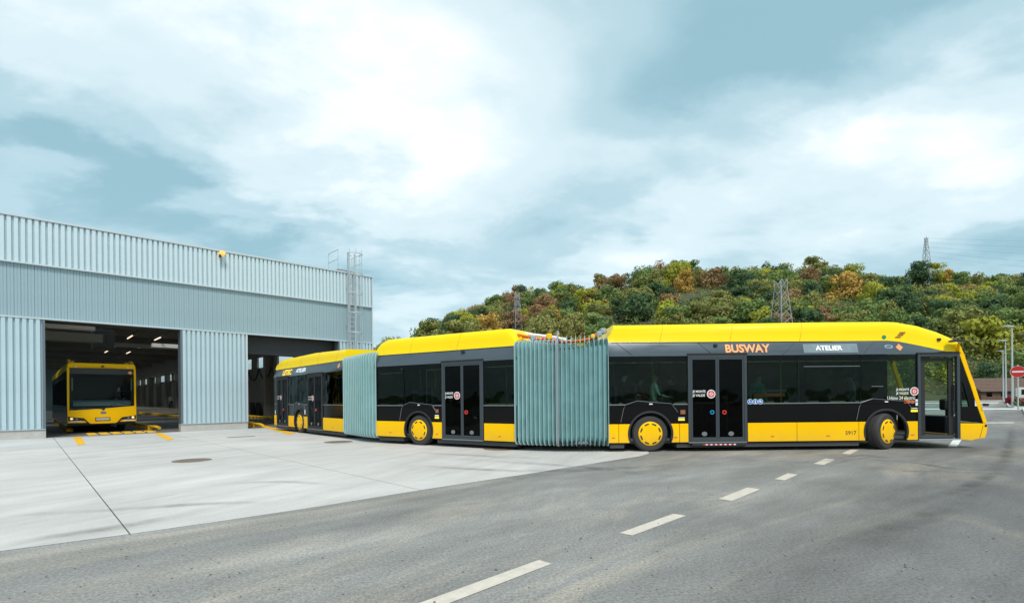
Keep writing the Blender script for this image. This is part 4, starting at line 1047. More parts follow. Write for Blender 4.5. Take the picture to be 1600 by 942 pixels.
# black mask behind the glass
mk('windscreen_mask', MB().box(.08, PW - .08, .06, .11, 1.1, 1.28).box(.08, .2, .06, .11, 1.28, 2.78).box(PW - .2, PW - .08, .06, .11, 1.28, 2.78), DARK, pb)
mk('dashboard', MB().prism([(.06, 1.03), (.06, 1.20), (.35, 1.48), (.62, 1.56), (.75, 1.50), (.75, 1.03)], .12, PW - .12, 'u'), mat('dash_grey', (.34, .40, .43), .6), pb)
mk('steering_wheel', MB().tube([(PW - .72 + .22*math.cos(k*math.pi/8), .82 + .10*math.sin(k*math.pi/8), 1.62 + .2*math.sin(k*math.pi/8)) for k in range(16)], .02, 5, close=True), DARK, pb)
bmp = [(0, .50), (.34, .50), (.9, .46), (PW - .9, .46), (PW - .34, .50), (PW, .50), (PW, 1.257), (PW - .07, 1.257)]
bmp = [(0.0, .505), (.95, .505), (1.08, .47), (PW - 1.08, .47), (PW - .95, .505), (PW, .505), (PW, 1.27), (PW*.62, 1.175), (PW*.3, 1.115), (0, 1.085)]
fr_ = MB()
rows = []
for j in range(6):
    s = j/5; row = []
    for k in range(13):
        q = k/12; u = PW*q; zt_ = 1.085 + .185*q**1.4; zb_ = .50 - .05*(1 if .32 < q < .68 else 0)
        row.append((u, -.03 - .12*(1 - (2*q - 1)**2) - .03*math.sin(math.pi*s), zb_ + (zt_ - zb_)*s))
    rows.append(row)
fr_.grid(rows); fp = mk('front_panel', fr_, YEL, pb, smooth=60)
mk('front_backing', MB().box(.02, PW - .02, .0, .11, .45, 1.08), DARK, pb)
for sx in (0, 1):
    X = (lambda u: PW - u) if sx else (lambda u: u)
    def vq(u): q = u/PW; return -.03 - .12*(1 - (2*q - 1)**2)
    hb = [(X(.01), .80), (X(.58), .72), (X(.78), .47), (X(.70), .47), (X(.55), .66), (X(.01), .74)]
    o = mk('headlight', MB().add([(u, vq(u) - .035, z) for u, z in hb], [(0,1,2,3,4,5)]).add([(X(.02), vq(.02) - .03, .74), (X(.54), vq(.54) - .03, .66), (X(.60), vq(.6) - .03, .60), (X(.02), vq(.02) - .03, .60)], [(0,1,2,3)]), DARK, pb)
    mk('lamp_lens', MB().disc(X(.14), .70, .055, vq(.1) - .04, .02, 14), mat('lamp_warm', (.95, .7, .4), .2, emit=((1, .7, .35), .4)), o)
    mk('lamp_lens', MB().disc(X(.32), .685, .045, vq(.3) - .04, .02, 14), TRIM, o)
    mk('fog_strip', MB().box(min(X(.08), X(.5)), max(X(.08), X(.5)), vq(.3) - .045, vq(.3) - .03, .555, .585), WHT, o)
    mk('marker_lamp', MB().box(min(X(.28), X(.34)), max(X(.28), X(.34)), -.05, .0, zt0 + .03, zt0 + .08), WHT, pb)
a, b = pl_(149.5, 655), pl_(170.5, 655)
mk('number_plate', MB().box(a[0], b[0], -.20, -.185, .60, .71), mat('plate', (.45, .45, .42), .5), pb)
mk('plate_frame', MB().box(a[0] - .03, b[0] + .03, -.184, -.165, .575, .735), DARK, pb)
mk('roof_camera', MB().box(PW/2 - .05, PW/2 + .05, -.06, .0, zt0 + .06, zt0 + .13), DARK, pb)
mk('front_emblem', MB().disc(PW*.5, .96, .07, -.175, .01, 18, sx=1.7), TRIM, pb)
p = pl_(203, 582.5); mk('diamond_emblem', MB().prism([(p[0] - .1, p[1]), (p[0], p[1] - .09), (p[0] + .1, p[1]), (p[0], p[1] + .09)], -.06, -.055, 'v'), ORG, pb)
mk('wiper', MB().tube([(PW*.5, -.15, 1.13), (PW*.22, -.13, 1.20), (PW*.12, -.10, 1.17)], .014, 5).tube([(PW*.52, -.15, 1.15), (PW*.72, -.13, 1.45), (PW*.92, -.10, 1.28)], .014, 5), DARK, pb)
mk('wiper_hub', MB().disc(PW*.5, 1.13, .06, -.14, .03, 12), DARK, pb)
for uu in (.18, PW - .18): mk('interior_mirror', MB().box(uu - .025, uu + .025, .0, .04, 2.0, 2.6), TRIM, pb)
mk('roof_box', MB().box(.7, 1.5, 1.4, 2.6, 3.0, 3.38), mat('box_beige', (.35, .32, .27), .7), pb, bevel=.03); mk('roof_box', MB().box(1.7, 2.2, 1.2, 2.2, 3.0, 3.3), STEEL, pb, bevel=.03)
for uu in (.15, PW - .45):
    for v in (2.7, 8.6, 14.5): mk('wheel', MB().lathe([(.1, 0), (.42, 0), (WR, .04), (WR, .26), (.42, .3), (.1, .3)], (0, 0, 0), 28), RUB, pb).matrix_basis = Matrix.Translation((uu, v, WZ)) @ Matrix.Rotation(R(-90), 4, 'Z')
# second articulated gear box hanging behind it
hr = mk('hanging_unit', MB().box(-.5, .5, -.5, .5, -.55, .55).box(-.08, .08, -.08, .08, .5, 2.2).box(-.35, .1, -.62, -.48, -.4, .3), STEEL, None, BF.sub(PF.u(165) + 2.6, 9.0, 5.0), bevel=.04)
tag(hr, 'grey machine box hanging from the hall roof above the parked bus', 'machine')

# ------------------------------------------------------------------ people
SKIN = mat('skin', (.50, .32, .24), .6); JEAN = mat('trousers_dark', (.03, .035, .05), .85); SHOE = mat('shoe', (.02, .02, .02), .6)
HAIRS = [mat('hair_dark', (.02, .015, .012), .7), mat('hair_brown', (.10, .06, .035), .7), mat('hair_blond', (.30, .21, .11), .7)]
def body_mesh(pose):
    if pose == 'sit':
        J = dict(pel=(0,0,.06), sp=(-.03,0,.28), ch=(-.02,0,.46), nk=(0,0,.60), hd=(.03,0,.71), tp=(.03,0,.82), ns=(.125,0,.70))
        arm = lambda s: [(-.01,.17*s,.52), (.06,.235*s,.27), (.30,.17*s,.20), (.37,.15*s,.20)]
        leg = lambda s: [(.02,.10*s,.04), (.44,.13*s,.07), (.43,.13*s,-.36), (.55,.14*s,-.40)]
    else:
        J = dict(pel=(0,0,.95), sp=(0,0,1.15), ch=(.01,0,1.34), nk=(.01,0,1.50), hd=(.03,0,1.61), tp=(.03,0,1.72), ns=(.125,0,1.60))
        arm = lambda s: [(0,.18*s,1.42), (-.02,.25*s,1.13), (.08,.24*s,.90), (.11,.23*s,.83)]
        leg = lambda s: [(0,.10*s,.90), (.03 + .05*s,.11*s,.50), (-.03 + .05*s,.11*s,.09), (.12 + .05*s,.13*s,.04)]
    vs, rs, es = [], [], []
    def V(p, r, par=None):
        vs.append(p); rs.append(r)
        if par is not None: es.append((par, len(vs)-1))
        return len(vs) - 1
    pel = V(J['pel'], .135); sp = V(J['sp'], .125, pel); ch = V(J['ch'], .14, sp); nk = V(J['nk'], .055, ch); hd = V(J['hd'], .088, nk); V(J['tp'], .07, hd); V(J['ns'], .022, hd)
    for s in (-1, 1):
        a = arm(s); i = V(a[0], .062, ch); i = V(a[1], .045, i); i = V(a[2], .032, i); w = i
        d = Vector(a[3]) - Vector(a[2]); d.normalize(); up = Vector((0, 1, 0)) if pose == 'sit' else Vector((1, 0, 0))
        pm = V(tuple(Vector(a[3])), .026, w)
        for k in range(4):
            off = up*(.026*(k - 1.5)); ln = (.07, .082, .078, .06)[k]
            b = Vector(a[3]) + d*.045 + off; j = V(tuple(b), .0095, pm); j = V(tuple(b + d*ln*.55 - Vector((0, 0, .006))), .009, j); V(tuple(b + d*ln - Vector((0, 0, .025 if pose == 'sit' else 0))), .008, j)
        j = V(tuple(Vector(a[2]) + d*.03 - up*(.035*s)), .011, pm); V(tuple(Vector(a[2]) + d*.085 - up*(.05*s)), .009, j)
        l = leg(s); i = V(l[0], .095, pel); i = V(l[1], .062, i); i = V(l[2], .042, i); V(l[3], .036, i)
    me = bpy.data.meshes.new('person_cage'); me.from_pydata(vs, es, [])
    o = bpy.data.objects.new('person_cage', me); COL.objects.link(o)
    m = o.modifiers.new('skin', 'SKIN'); m.use_smooth_shade = True
    for i, sv in enumerate(me.skin_vertices[0].data): sv.radius = (rs[i], rs[i]); sv.use_root = (i == 0)
    s = o.modifiers.new('sub', 'SUBSURF'); s.levels = 2; s.render_levels = 2
    bpy.context.view_layer.update()
    ev = bpy.data.meshes.new_from_object(o.evaluated_get(bpy.context.evaluated_depsgraph_get()))
    bpy.data.objects.remove(o)
    ev.name = 'person'
    for mm in (SKIN, WHT, JEAN, SHOE): ev.materials.append(mm)
    zn = J['nk'][2]; zp = J['pel'][2]
    for p in ev.polygons:
        c = p.center
        hand = (c.x > .28 and c.z > .13 and c.z < .3) if pose == 'sit' else (abs(c.y) > .17 and c.z < .93)
        foot = c.z < (-.32 if pose == 'sit' else .10)
        legz = (c.z < .13 and (c.x > .08 or c.z < .03)) if pose == 'sit' else c.z < .93
        p.material_index = 0 if (c.z > zn - .02 or hand) else 3 if foot else 2 if legz else 1
    n = 14; hb = MB(); h = Vector(J['hd'])
    rows = []
    for k in range(8):
        th = math.pi*.62*k/7
        rows.append([(h.x - .012 + .104*math.sin(th)*math.cos(2*math.pi*j/n) - .02*k/7, .098*math.sin(th)*math.sin(2*math.pi*j/n), h.z + .035 + .098*math.cos(th) + (.03 if (math.cos(2*math.pi*j/n) > .2 and k > 4) else 0)) for j in range(n)])
    hb.grid(rows, closed=True)
    return ev, mesh_of('hair', hb, HAIRS[0], 180), h
BODY = {k: body_mesh(k) for k in ('sit', 'stand')}
def person(fr, top, hair, label, pose='sit', group=None):
    ev, hm, h = BODY[pose]
    o = bpy.data.objects.new('person', ev); COL.objects.link(o)
    m = fr.mat(); o.location = m.translation; o.rotation_euler = m.to_euler(); WM[o.name] = m
    o.material_slots[1].link = 'OBJECT'; o.material_slots[1].material = top
    hh = put('hair', hm, o); hh.material_slots[0].link = 'OBJECT'; hh.material_slots[0].material = HAIRS[hair]
    for s in (-1, 1):
        mk('eye', MB().box(h.x + .083, h.x + .092, .033*s - .012, .033*s + .012, h.z + .012, h.z + .024), SHOE, o)
    tag(o, label, 'person', group); return o
C = lambda n_, c: mat(n_, c, .9)
cw, cd, cr_, ct, cg = C('shirt_pale', (.60, .66, .60)), C('hoodie_black', (.02, .02, .025)), C('top_red', (.25, .02, .02)), C('shirt_teal', (.10, .42, .42)), C('shirt_grey', (.30, .34, .32))
sitz = .74 + .47
person(FS.sub(FS.u(974, .55), .55, sitz + .12), cd, 0, 'passenger in a black hoodie by the first window behind the front bellows')
person(FS.sub(FS.u(999, .9), .9, sitz), cr_, 0, 'passenger in a dark red top in the shade behind the pale shirt')
person(FS.sub(FS.u(1022, .6), .6, sitz + .06), cw, 2, 'fair-haired passenger in a pale short-sleeved shirt over the rear wheel of the front section')
person(FS.sub(FS.u(1048, .9), .9, sitz, R(180)), cd, 0, 'dark-clothed passenger facing the fair-haired one beside the double door')
person(FS.sub(FS.u(1184, 1.0), 1.0, .36, R(-80)), ct, 0, 'standing passenger in a teal shirt right of the double door', 'stand')
person(FS.sub(FS.u(1330, 1.3), 1.3, .36, R(160)), cg, 1, 'standing passenger in a grey-white shirt near the front wheel', 'stand')
person(PF.sub(PF.u(185.5, 1.0), 1.0, 1.42, R(-90)), cd, 0, 'driver sitting behind the windscreen of the parked bus')
person(MS.sub(mu(660), 1.0, sitz - .05), C('top_orange', (.5, .10, .03)), 0, 'passenger in an orange-red top above the wheel of the middle section')
wx, wy = BF.loc(*at(267, 625, 62)[:2])
person(BF.sub(wx, wy, .5, R(-70)), cw, 0, 'person in a white shirt standing far inside the first gateway', 'stand')

# ------------------------------------------------------------------ street furniture at the right
def street_lamp(px, ytop, ybase, hgt, label):
    a, b = ray(px, ytop); d = (hgt - EYE) / b; x = a*d
    root = empty('street_lamp', Frame(x, d, 0)); tag(root, label, 'street lamp', 'street lamps beside the far road')
    mk('pole', MB().tube([(0, 0, 0), (0, 0, hgt*.5), (0, 0, hgt)], .11, 10, r2=.055), GALV, root, smooth=60)
    mk('lamp_head', MB().prism([(.1, hgt - .02), (-.95, hgt + .06), (-1.0, hgt + .12), (-.3, hgt + .16), (.1, hgt + .12)], -.16, .16, 'v'), GALV, root, bevel=.03)
    mk('base_plate', MB().box(-.22, .22, -.22, .22, .0, .05), GALV, root)
street_lamp(1581, 511, 632, 8.0, 'tallest-looking street lamp, right behind the no-entry sign')
street_lamp(1571, 533, 622, 8.0, 'street lamp between the nearest and the farthest of the row')
street_lamp(1567, 549, 620, 8.0, 'farthest street lamp in front of the brown roof')
ne = empty('no_entry_sign', Frame(*at(1591, 640, 44)[:2], R(-45))); tag(ne, 'round red no-entry sign with white bar on a grey post', 'road sign')
zc = at(1591, 580.5, 44)[2]
mk('post', MB().tube([(0, .05, 0), (0, .05, zc + .6)], .05, 8), GALV, ne, smooth=60)
mk('disc', MB().disc(0, zc, .48, .0, .02, 36), mat('sign_red', (.60, .02, .02), .4), ne)
mk('bar', MB().box(-.36, .36, -.028, -.021, zc - .07, zc + .07), WHT, ne)
n = 36; mk('rim', MB().grid([[(q*.5*math.cos(2*math.pi*j/n), v, zc + q*.5*math.sin(2*math.pi*j/n)) for j in range(n)] for q, v in ((.965, -.024), (1, -.024), (1, .01), (.965, .01))], closed=True), WHT, ne)
# kerbed island, flowers
kp = [(1561, 619.5), (1566, 624), (1571, 631), (1576, 636.2), (1584, 637), (1604, 637), (1640, 637)]
kw = [ground(*p) for p in kp]
rows = []
for i, q in enumerate(kw):
    d = Vector((kw[min(i+1, len(kw)-1)][0] - kw[max(i-1, 0)][0], kw[min(i+1, len(kw)-1)][1] - kw[max(i-1, 0)][1], 0)).normalized(); s = Vector((-d.y, d.x, 0))*.3
    p = Vector((*q, 0)); rows.append([p, p + Vector((0, 0, .15)), p + s + Vector((0, 0, .15)), p + s])
tag(mk('kerb', MB().grid(rows), mat('kerb_stone', (.62, .61, .58), .8, vary=(2, .1))), kind='structure')
isl = [(r[3].x, r[3].y) for r in rows] + [(95, kw[-1][1] + .3), (130, 75), (125, 95)]
tag(mk('verge', MB().prism(isl, -.01, .10, 'z'), GRASS), kind='structure')
kp2 = [(1597, 639), (1600, 645), (1612, 662)]; kw2 = [ground(*p) for p in kp2]
rows = [[Vector((x, y, 0)), Vector((x, y, .15)), Vector((x + .35, y + .1, .15)), Vector((x + .35, y + .1, 0))] for x, y in kw2]
tag(mk('kerb', MB().grid(rows), MATS['kerb_stone']), kind='structure')

def leaf_cloud(mb, c, rad, n, size, mi=0, flat=.8):
    """n leaf-clump faces spread over and inside one lobe of foliage"""
    d = rng.normal(size=(n, 3)); d /= np.linalg.norm(d, axis=1)[:, None]
    rr = rng.uniform(.55, 1.08, n) ** .7
    P = np.array(c) + d * rr[:, None] * np.array(rad)
    nn = d + rng.normal(scale=.38, size=(n, 3)); nn /= np.linalg.norm(nn, axis=1)[:, None]
    t1 = np.cross(nn, rng.normal(size=(n, 3))); t1 /= np.linalg.norm(t1, axis=1)[:, None]; t2 = np.cross(nn, t1)
    s = size * rng.uniform(.6, 1.35, n)[:, None]
    k = len(mb.v)
    Q = np.stack([P + t1*s, P + t2*s*.7, P - t1*s*.9, P - t2*s*.75], 1).reshape(-1, 3)
    mb.v += [tuple(q) for q in Q]; mb.f += [(k+4*i, k+4*i+1, k+4*i+2, k+4*i+3) for i in range(n)]; mb.m += [mi]*n
def leaf_mat(name, col, col2):
    m = bpy.data.materials.new(name); m.use_nodes = True; t = m.node_tree; t.nodes.clear(); lk = t.links.new
    o = t.nodes.new('ShaderNodeOutputMaterial'); df = t.nodes.new('ShaderNodeBsdfDiffuse'); tl = t.nodes.new('ShaderNodeBsdfTranslucent'); mx = t.nodes.new('ShaderNodeMixShader'); mx.inputs[0].default_value = .22
    oi = t.nodes.new('ShaderNodeObjectInfo'); gm = t.nodes.new('ShaderNodeNewGeometry'); n = t.nodes.new('ShaderNodeTexNoise'); n.inputs['Scale'].default_value = .28; n.inputs['Detail'].default_value = 4
    lk(gm.outputs['Position'], n.inputs['Vector'])
    f = M('ADD', M('MULTIPLY', n.outputs[0], 1.4, t), M('ADD', M('MULTIPLY', gm.outputs['Random Per Island'], .4, t), M('MULTIPLY', oi.outputs['Random'], .6, t), t), t)
    f = M('SUBTRACT', f, .70, t)
    mc = t.nodes.new('ShaderNodeMixRGB'); mc.inputs[1].default_value = (*col, 1); mc.inputs[2].default_value = (*col2, 1); lk(f, mc.inputs[0]); mc.use_clamp = True
    cl = t.nodes.new('ShaderNodeClamp'); lk(f, cl.inputs[0]); lk(cl.outputs[0], mc.inputs[0])
    lk(mc.outputs[0], df.inputs[0]); lk(mc.outputs[0], tl.inputs[0]); lk(df.outputs[0], mx.inputs[1]); lk(tl.outputs[0], mx.inputs[2]); lk(mx.outputs[0], o.inputs[0])
    return m
LEAF = {'dark green': leaf_mat('leaf_dark', (.075, .130, .070), (.14, .21, .095)), 'mid green': leaf_mat('leaf_mid', (.14, .21, .072), (.25, .325, .11)),
        'olive green': leaf_mat('leaf_olive', (.21, .23, .075), (.35, .335, .12)), 'yellow-green': leaf_mat('leaf_lime', (.31, .345, .055), (.50, .47, .085)),
        'golden brown': leaf_mat('leaf_gold', (.48, .30, .08), (.62, .42, .12)), 'rust brown': leaf_mat('leaf_rust', (.28, .185, .10), (.42, .265, .135))}
BARK = mat('bark', (.07, .055, .042), .9, vary=(3, .3))
# red flower bushes
RF = leaf_mat('flower_red', (.22, .012, .015), (.42, .04, .05))
for k, (px, d, lab) in enumerate(((1579, 53, 'red flowering bush left of the lamp pole by the kerb'), (1597, 50, 'red flowering bush right of the no-entry sign'))):
    x, y, _ = at(px, 630, d); root = empty('flower_bush', Frame(x, y, 0, .1)); tag(root, lab, 'bush', 'red flowering bushes')
    mb = MB()
    for q in range(6): leaf_cloud(mb, (random.uniform(-.6, .6), random.uniform(-.4, .4), random.uniform(.3, .75)), (.4, .4, .35), 60, .10, q % 3 == 2)
    mk('foliage', mb, [RF, LEAF['dark green']], root)
    mk('stem', MB().tube([(0, 0, 0), (.05, 0, .5)], .04, 5).tube([(0, 0, 0), (-.3, .1, .5)], .03, 5), BARK, root)
# white van behind the island
x, y, _ = at(1588, 620, 56); VF = Frame(x, y, R(-40), .05)
van = empty('white_van', VF); tag(van, 'white van at the right edge behind the no-entry sign', 'van')
prof = [(0, .35), (4.9, .35), (4.95, .9), (4.2, 1.15), (3.6, 1.9), (3.3, 2.0), (.15, 2.0), (0, 1.8)]
mk('body', MB().prism(prof, 0, 1.9, 'v'), mat('van_white', (.72, .71, .66), .3, coat=.5), van, bevel=.06)
mk('window', MB().prism([(2.5, 1.2), (3.9, 1.2), (3.5, 1.78), (2.5, 1.78)], -.008, .01, 'v'), GLSD, van)
mk('window', MB().prism([(.4, 1.2), (2.3, 1.2), (2.3, 1.78), (.4, 1.78)], -.008, .01, 'v'), GLSD, van)
for u in (.9, 4.0):
    for v in (-.01, 1.70): mk('wheel', MB().lathe([(.1, 0), (.3, 0), (.34, .03), (.34, .18), (.3, .21), (.1, .21)], (u, v, .34), 20), RUB, van)
# low house with brown roof
x, y, _ = at(1533, 612, 104); HF = Frame(x, y, R(4)); hs_ = empty('low_house', HF); tag(hs_, 'low brick building with a brown tiled roof beyond the road', 'building')
mk('wall', MB().box(0, 13, 0, 7, 0, 1.9), mat('house_brick', (.12, .07, .05), .9, vary=(3, .25)), hs_)
rfh = mk('roof', MB().prism([(-.5, 1.75), (3.5, 4.6), (7.5, 1.75)], -.4, 13.4, 'u'), mat('roof_brown', (.135, .088, .066), .9, vary=(2, .3), bump=(14, .5)), hs_)
mk('tile_row', MB().box(-.41, 13.41, -.55, -.48, 1.72, 1.80), DARK, rfh)
for k in range(9):
    s = k/9; mk('tile_course', MB().box(-.42, 13.42, -.5 + 4*s, -.46 + 4*s, 1.78 + 2.85*s, 1.82 + 2.85*s), MATS['roof_brown'], rfh)
for k in range(4): mk('window', MB().box(1.2 + 3.2*k, 2.4 + 3.2*k, -.03, .02, .7, 1.5), GLSD, hs_)
mk('chimney', MB().box(1.0, 1.6, 3.1, 3.7, 4.0, 5.4), MATS['house_brick'], rfh)

# ------------------------------------------------------------------ the wooded hill
ZCR = 300.0
crest = [(300, 575), (430, 562), (520, 552), (580, 541), (620, 524), (660, 508), (700, 488), (730, 478), (760, 466), (800, 450), (850, 441), (880, 441), (920, 433), (960, 424), (1020, 408), (1080, 407), (1120, 412), (1180, 411), (1240, 408), (1310, 412), (1360, 426), (1385, 432), (1440, 414), (1490, 426), (1600, 429), (1750, 432), (2100, 450), (2700, 500)]
cxs = [ray(*p)[0]*ZCR for p in crest]; chs = [max(2.0, EYE + ray(*p)[1]*ZCR - 11.5) for p in crest]
def hill_h(x, y):
    H = np.interp(x, cxs, chs); y0 = 112 + .06*np.maximum(0, 60 - x)
    s = np.clip((y - y0) / (ZCR - y0), 0, 1.25); f = np.where(s < 1, s**1.08*(1 - .0) , 1 + (s - 1)*.25)
    f = f*(1 - .18*np.exp(-((s - 1)/.2)**2)*0)
    return H*f + 1.2*np.sin(x*.07 + y*.05)*np.clip(s*3, 0, 1)
gx = np.linspace(-260, 620, 111); gy = np.linspace(105, 470, 62)
GX, GY = np.meshgrid(gx, gy); GZ = hill_h(GX, GY) - .02
GZ[0] = -.5
hl = MB(); hl.grid([[(GX[i, j], GY[i, j], GZ[i, j]) for j in range(len(gx))] for i in range(len(gy))])
tag(mk('hill', hl, mat('forest_floor', (.075, .078, .035), .95, vary=(.12, .45), bump=(3, 1)), smooth=180), kind='structure')

def crown_mesh(kind):
    mb = MB(); nl = random.randint(13, 18)
    sx = random.uniform(.85, 1.15); hh = random.uniform(.8, 1.15)
    for k in range(nl):
        a = random.random()*6.28; q = math.sqrt(random.random())*.66; z = random.uniform(-.48, .74)
        q *= math.sqrt(max(.12, 1 - (z/1.0)**2)); r = random.uniform(.30, .50)*(1.1 - .35*max(0, z))
        leaf_cloud(mb, (sx*q*math.cos(a), sx*q*math.sin(a), z*hh), (r, r, r*.82), 120, .072)
    return mesh_of('crown', mb, LEAF['mid green'], 0, flip=False)
CROWNS = [crown_mesh(k) for k in range(9)]
def trunk_mesh():
    mb = MB(); mb.tube([(0, 0, -.6), (.03, .02, .2), (.0, .03, .9), (.04, 0, 1.7)], .085, 7, r2=.03)
    for k in range(6):
        a = k*1.05 + random.random(); z = .55 + .16*k; ln = random.uniform(.4, .75)
        mb.tube([(0, .02, z), (.45*ln*math.cos(a), .45*ln*math.sin(a), z + .25), (ln*math.cos(a), ln*math.sin(a), z + .5)], .035, 5, r2=.010)
    return mesh_of('trunk', mb, BARK, 60)
TRUNKS = [trunk_mesh() for k in range(3)]
def put_tree(x, y, r, h, colour, label, group, ci=None, z=None):
    z = float(hill_h(np.array(x), np.array(y))) if z is None else z
    root = bpy.data.objects.new('tree', None); COL.objects.link(root); root.location = (x, y, z); root.rotation_euler = (0, 0, random.random()*6.28); WM[root.name] = Matrix()
    c = put('crown', CROWNS[random.randrange(len(CROWNS)) if ci is None else ci], root); c.location = (0, 0, h - r*.85); c.scale = (r*random.uniform(.85, 1.2), r*random.uniform(.85, 1.2), r*random.uniform(.85, 1.12))
    c.material_slots[0].link = 'OBJECT'; c.material_slots[0].material = LEAF[colour]
    t_ = put('trunk', TRUNKS[random.randrange(3)], root); t_.scale = (h/2.2, h/2.2, h/2.2)
    tag(root, label, 'tree', group)
cands = []
y = 118.0
while y < 318:
    x = -150.0
    while x < 420:
        xx = x + random.uniform(-3.6, 3.6); yy = y + random.uniform(-3.6, 3.6); a = xx/yy; px = 800 + a*FPX
        if 560 < px < 1680:
            hz_ = float(hill_h(np.array(xx), np.array(yy))); hh = random.uniform(8.0, 12.5)*(.82 if yy < 150 else 1)
            top_of = lambda h_: HY - FPX*((hz_ + h_ - EYE)/yy + ROLL*a)
            lim_ = np.interp(px, [p[0] for p in crest], [p[1] for p in crest]) + random.uniform(-7, 4)
            if top_of(hh) < lim_: hh = ((HY - lim_)/FPX - ROLL*a)*yy + EYE - hz_
            if hh < 4.5: x += 8.8; continue
            topy = top_of(hh)
            if topy < 512 or px > 1480 or (px < 620 and topy < 552):
                cands.append((xx, yy, hh, px, topy))
        x += 8.8
    y += 8.0
def noise2(x, y, s): return math.sin(x*s*1.7 + 1.3*math.sin(y*s*1.1 + .7)) * math.cos(y*s*1.3 + 1.7*math.sin(x*s*.8))
def colour_for(px, ty, x, y):
    w = {'dark green': 1.0, 'mid green': 1.2, 'olive green': 1.2, 'yellow-green': .4, 'golden brown': .07, 'rust brown': .16}
    if ty < 440 and px > 1100: w.update({'dark green': 2.6, 'golden brown': .08, 'rust brown': .12})
    if px < 760: w.update({'yellow-green': 1.0, 'olive green': 1.6})
    if 780 < px < 1060: w.update({'rust brown': .42, 'golden brown': .16, 'olive green': 1.7})
    if 1300 < px < 1520 and ty > 430: w.update({'yellow-green': .9, 'olive green': 1.3, 'rust brown': .3})
    if px > 1500 and ty > 500: w.update({'yellow-green': 1.8, 'mid green': 1.6, 'dark green': 1.4, 'rust brown': 0, 'golden brown': 0})
    n = noise2(x, y, .03)
    w['dark green'] *= 1 + .9*n; w['rust brown'] *= 1 - .8*n; w['golden brown'] *= max(.1, 1 - n)
    return random.choices(list(w), [max(.01, v) for v in w.values()])[0]
# singular trees the photo lets one point at: (px, top y, distance, radius, height, colour, label)
special = [(1315, 431, 250, 9.5, 15, 'golden brown', 'broad golden dome-shaped tree below the dark crest right of the pylon'),
           (1072, 427, 262, 8.0, 13, 'golden brown', 'golden-brown round tree, left one of the pair in mid-hill'),
           (1112, 421, 270, 8.0, 13, 'rust brown', 'rust-gold round tree, right one of the pair in mid-hill'),
           (1440, 409, 296, 9.0, 14, 'dark green', 'dark spreading tree on the crest at the foot of the small pylon'),
           (996, 462, 215, 8.0, 12, 'dark green', 'big round dark green tree low on the hill above the front bus roof'),
           (962, 426, 285, 6.0, 13, 'rust brown', 'reddish tree standing on the sloping skyline left of centre'),
           (1465, 415, 290, 5.0, 11, 'yellow-green', 'pale yellow-green tree just right of the dark crest tree'),
           (1482, 424, 292, 5.0, 9, 'golden brown', 'small orange tree on the crest right of the pale one'),
           (1540, 500, 150, 8.0, 11, 'yellow-green', 'bright yellow-green bushy tree behind the street lamps')]
spts = []; keep = []
for (px, ty, d, r, h, colr, lab) in special:
    x, yy, zt_ = at(px, ty, d); spts.append((x, yy, r)); keep.append((px, ty, r/d*FPX, d)); put_tree(x, yy, r, h, colr, lab, None, z=zt_ - h)
cands = [c for c in cands if all(math.hypot(c[0]-s[0], c[1]-s[1]) > .62*s[2] for s in spts) or c[1] > 250]
cands = [c for c in cands if not (abs(c[3] - 808) < 24 and c[1] < 216)]
cands = [c for c in cands if not any(abs(c[3] - k[0]) < 1.25*k[2] and c[1] < k[3] and c[4] < k[1] + 1.35*k[2] for k in keep)]
cands.sort(key=lambda c: -c[2]/c[1] - (0 if c[4] < 505 or c[3] > 1490 else -1))
NI = 285
MARKS = [(640, 'at the depot end of the hill'), (700, 'above the middle bus roof'), (760, 'above the middle double door'), (800, 'left of the slim pylon'), (850, 'right of the slim pylon'),
         (910, 'above the front bellows'), (970, 'left of the seated passengers'), (1040, 'above the seated passengers'), (1110, 'above the front double door'), (1180, 'above the BUSWAY lettering'),
         (1250, 'around the tall pylon'), (1325, 'above the ATELIER display'), (1400, 'above the steered front wheel'), (1450, 'below the crest pylon'), (1510, 'above the bus windscreen'), (1562, 'above the brown roof'), (9999, 'behind the street lamps')]
def region(px, ty):
    top = np.interp(px, [p[0] for p in crest], [p[1] for p in crest]); f = (ty - top)/max(20, 500 - top)
    row = 'on the skyline' if f < .12 else 'just below the skyline' if f < .36 else 'in mid-slope' if f < .68 else 'low on the slope'
    return row + ' ' + next(m[1] for m in MARKS if px < m[0])
picked = [(c, colour_for(c[3], c[4], c[0], c[1]), region(c[3], c[4])) for c in cands[:NI]]
for colr, reg in sorted(set((p[1], p[2]) for p in picked)):
    mem = sorted([p[0] for p in picked if p[1] == colr and p[2] == reg], key=lambda c: c[3])
    names = {1: [''], 2: [', left one', ', right one'], 3: [', left one', ', middle one', ', right one']}.get(len(mem)) or [', %s from left' % w_ for w_ in ('first', 'second', 'third', 'fourth', 'fifth', 'sixth', 'seventh', 'eighth', 'ninth', 'tenth', 'eleventh', 'twelfth')]
    for i, c in enumerate(mem):
        put_tree(c[0], c[1], c[2]*random.uniform(.48, .64), c[2], colr, '%s tree %s%s' % (colr, reg, names[min(i, len(names) - 1)]), '%s trees in the hillside wood' % colr)
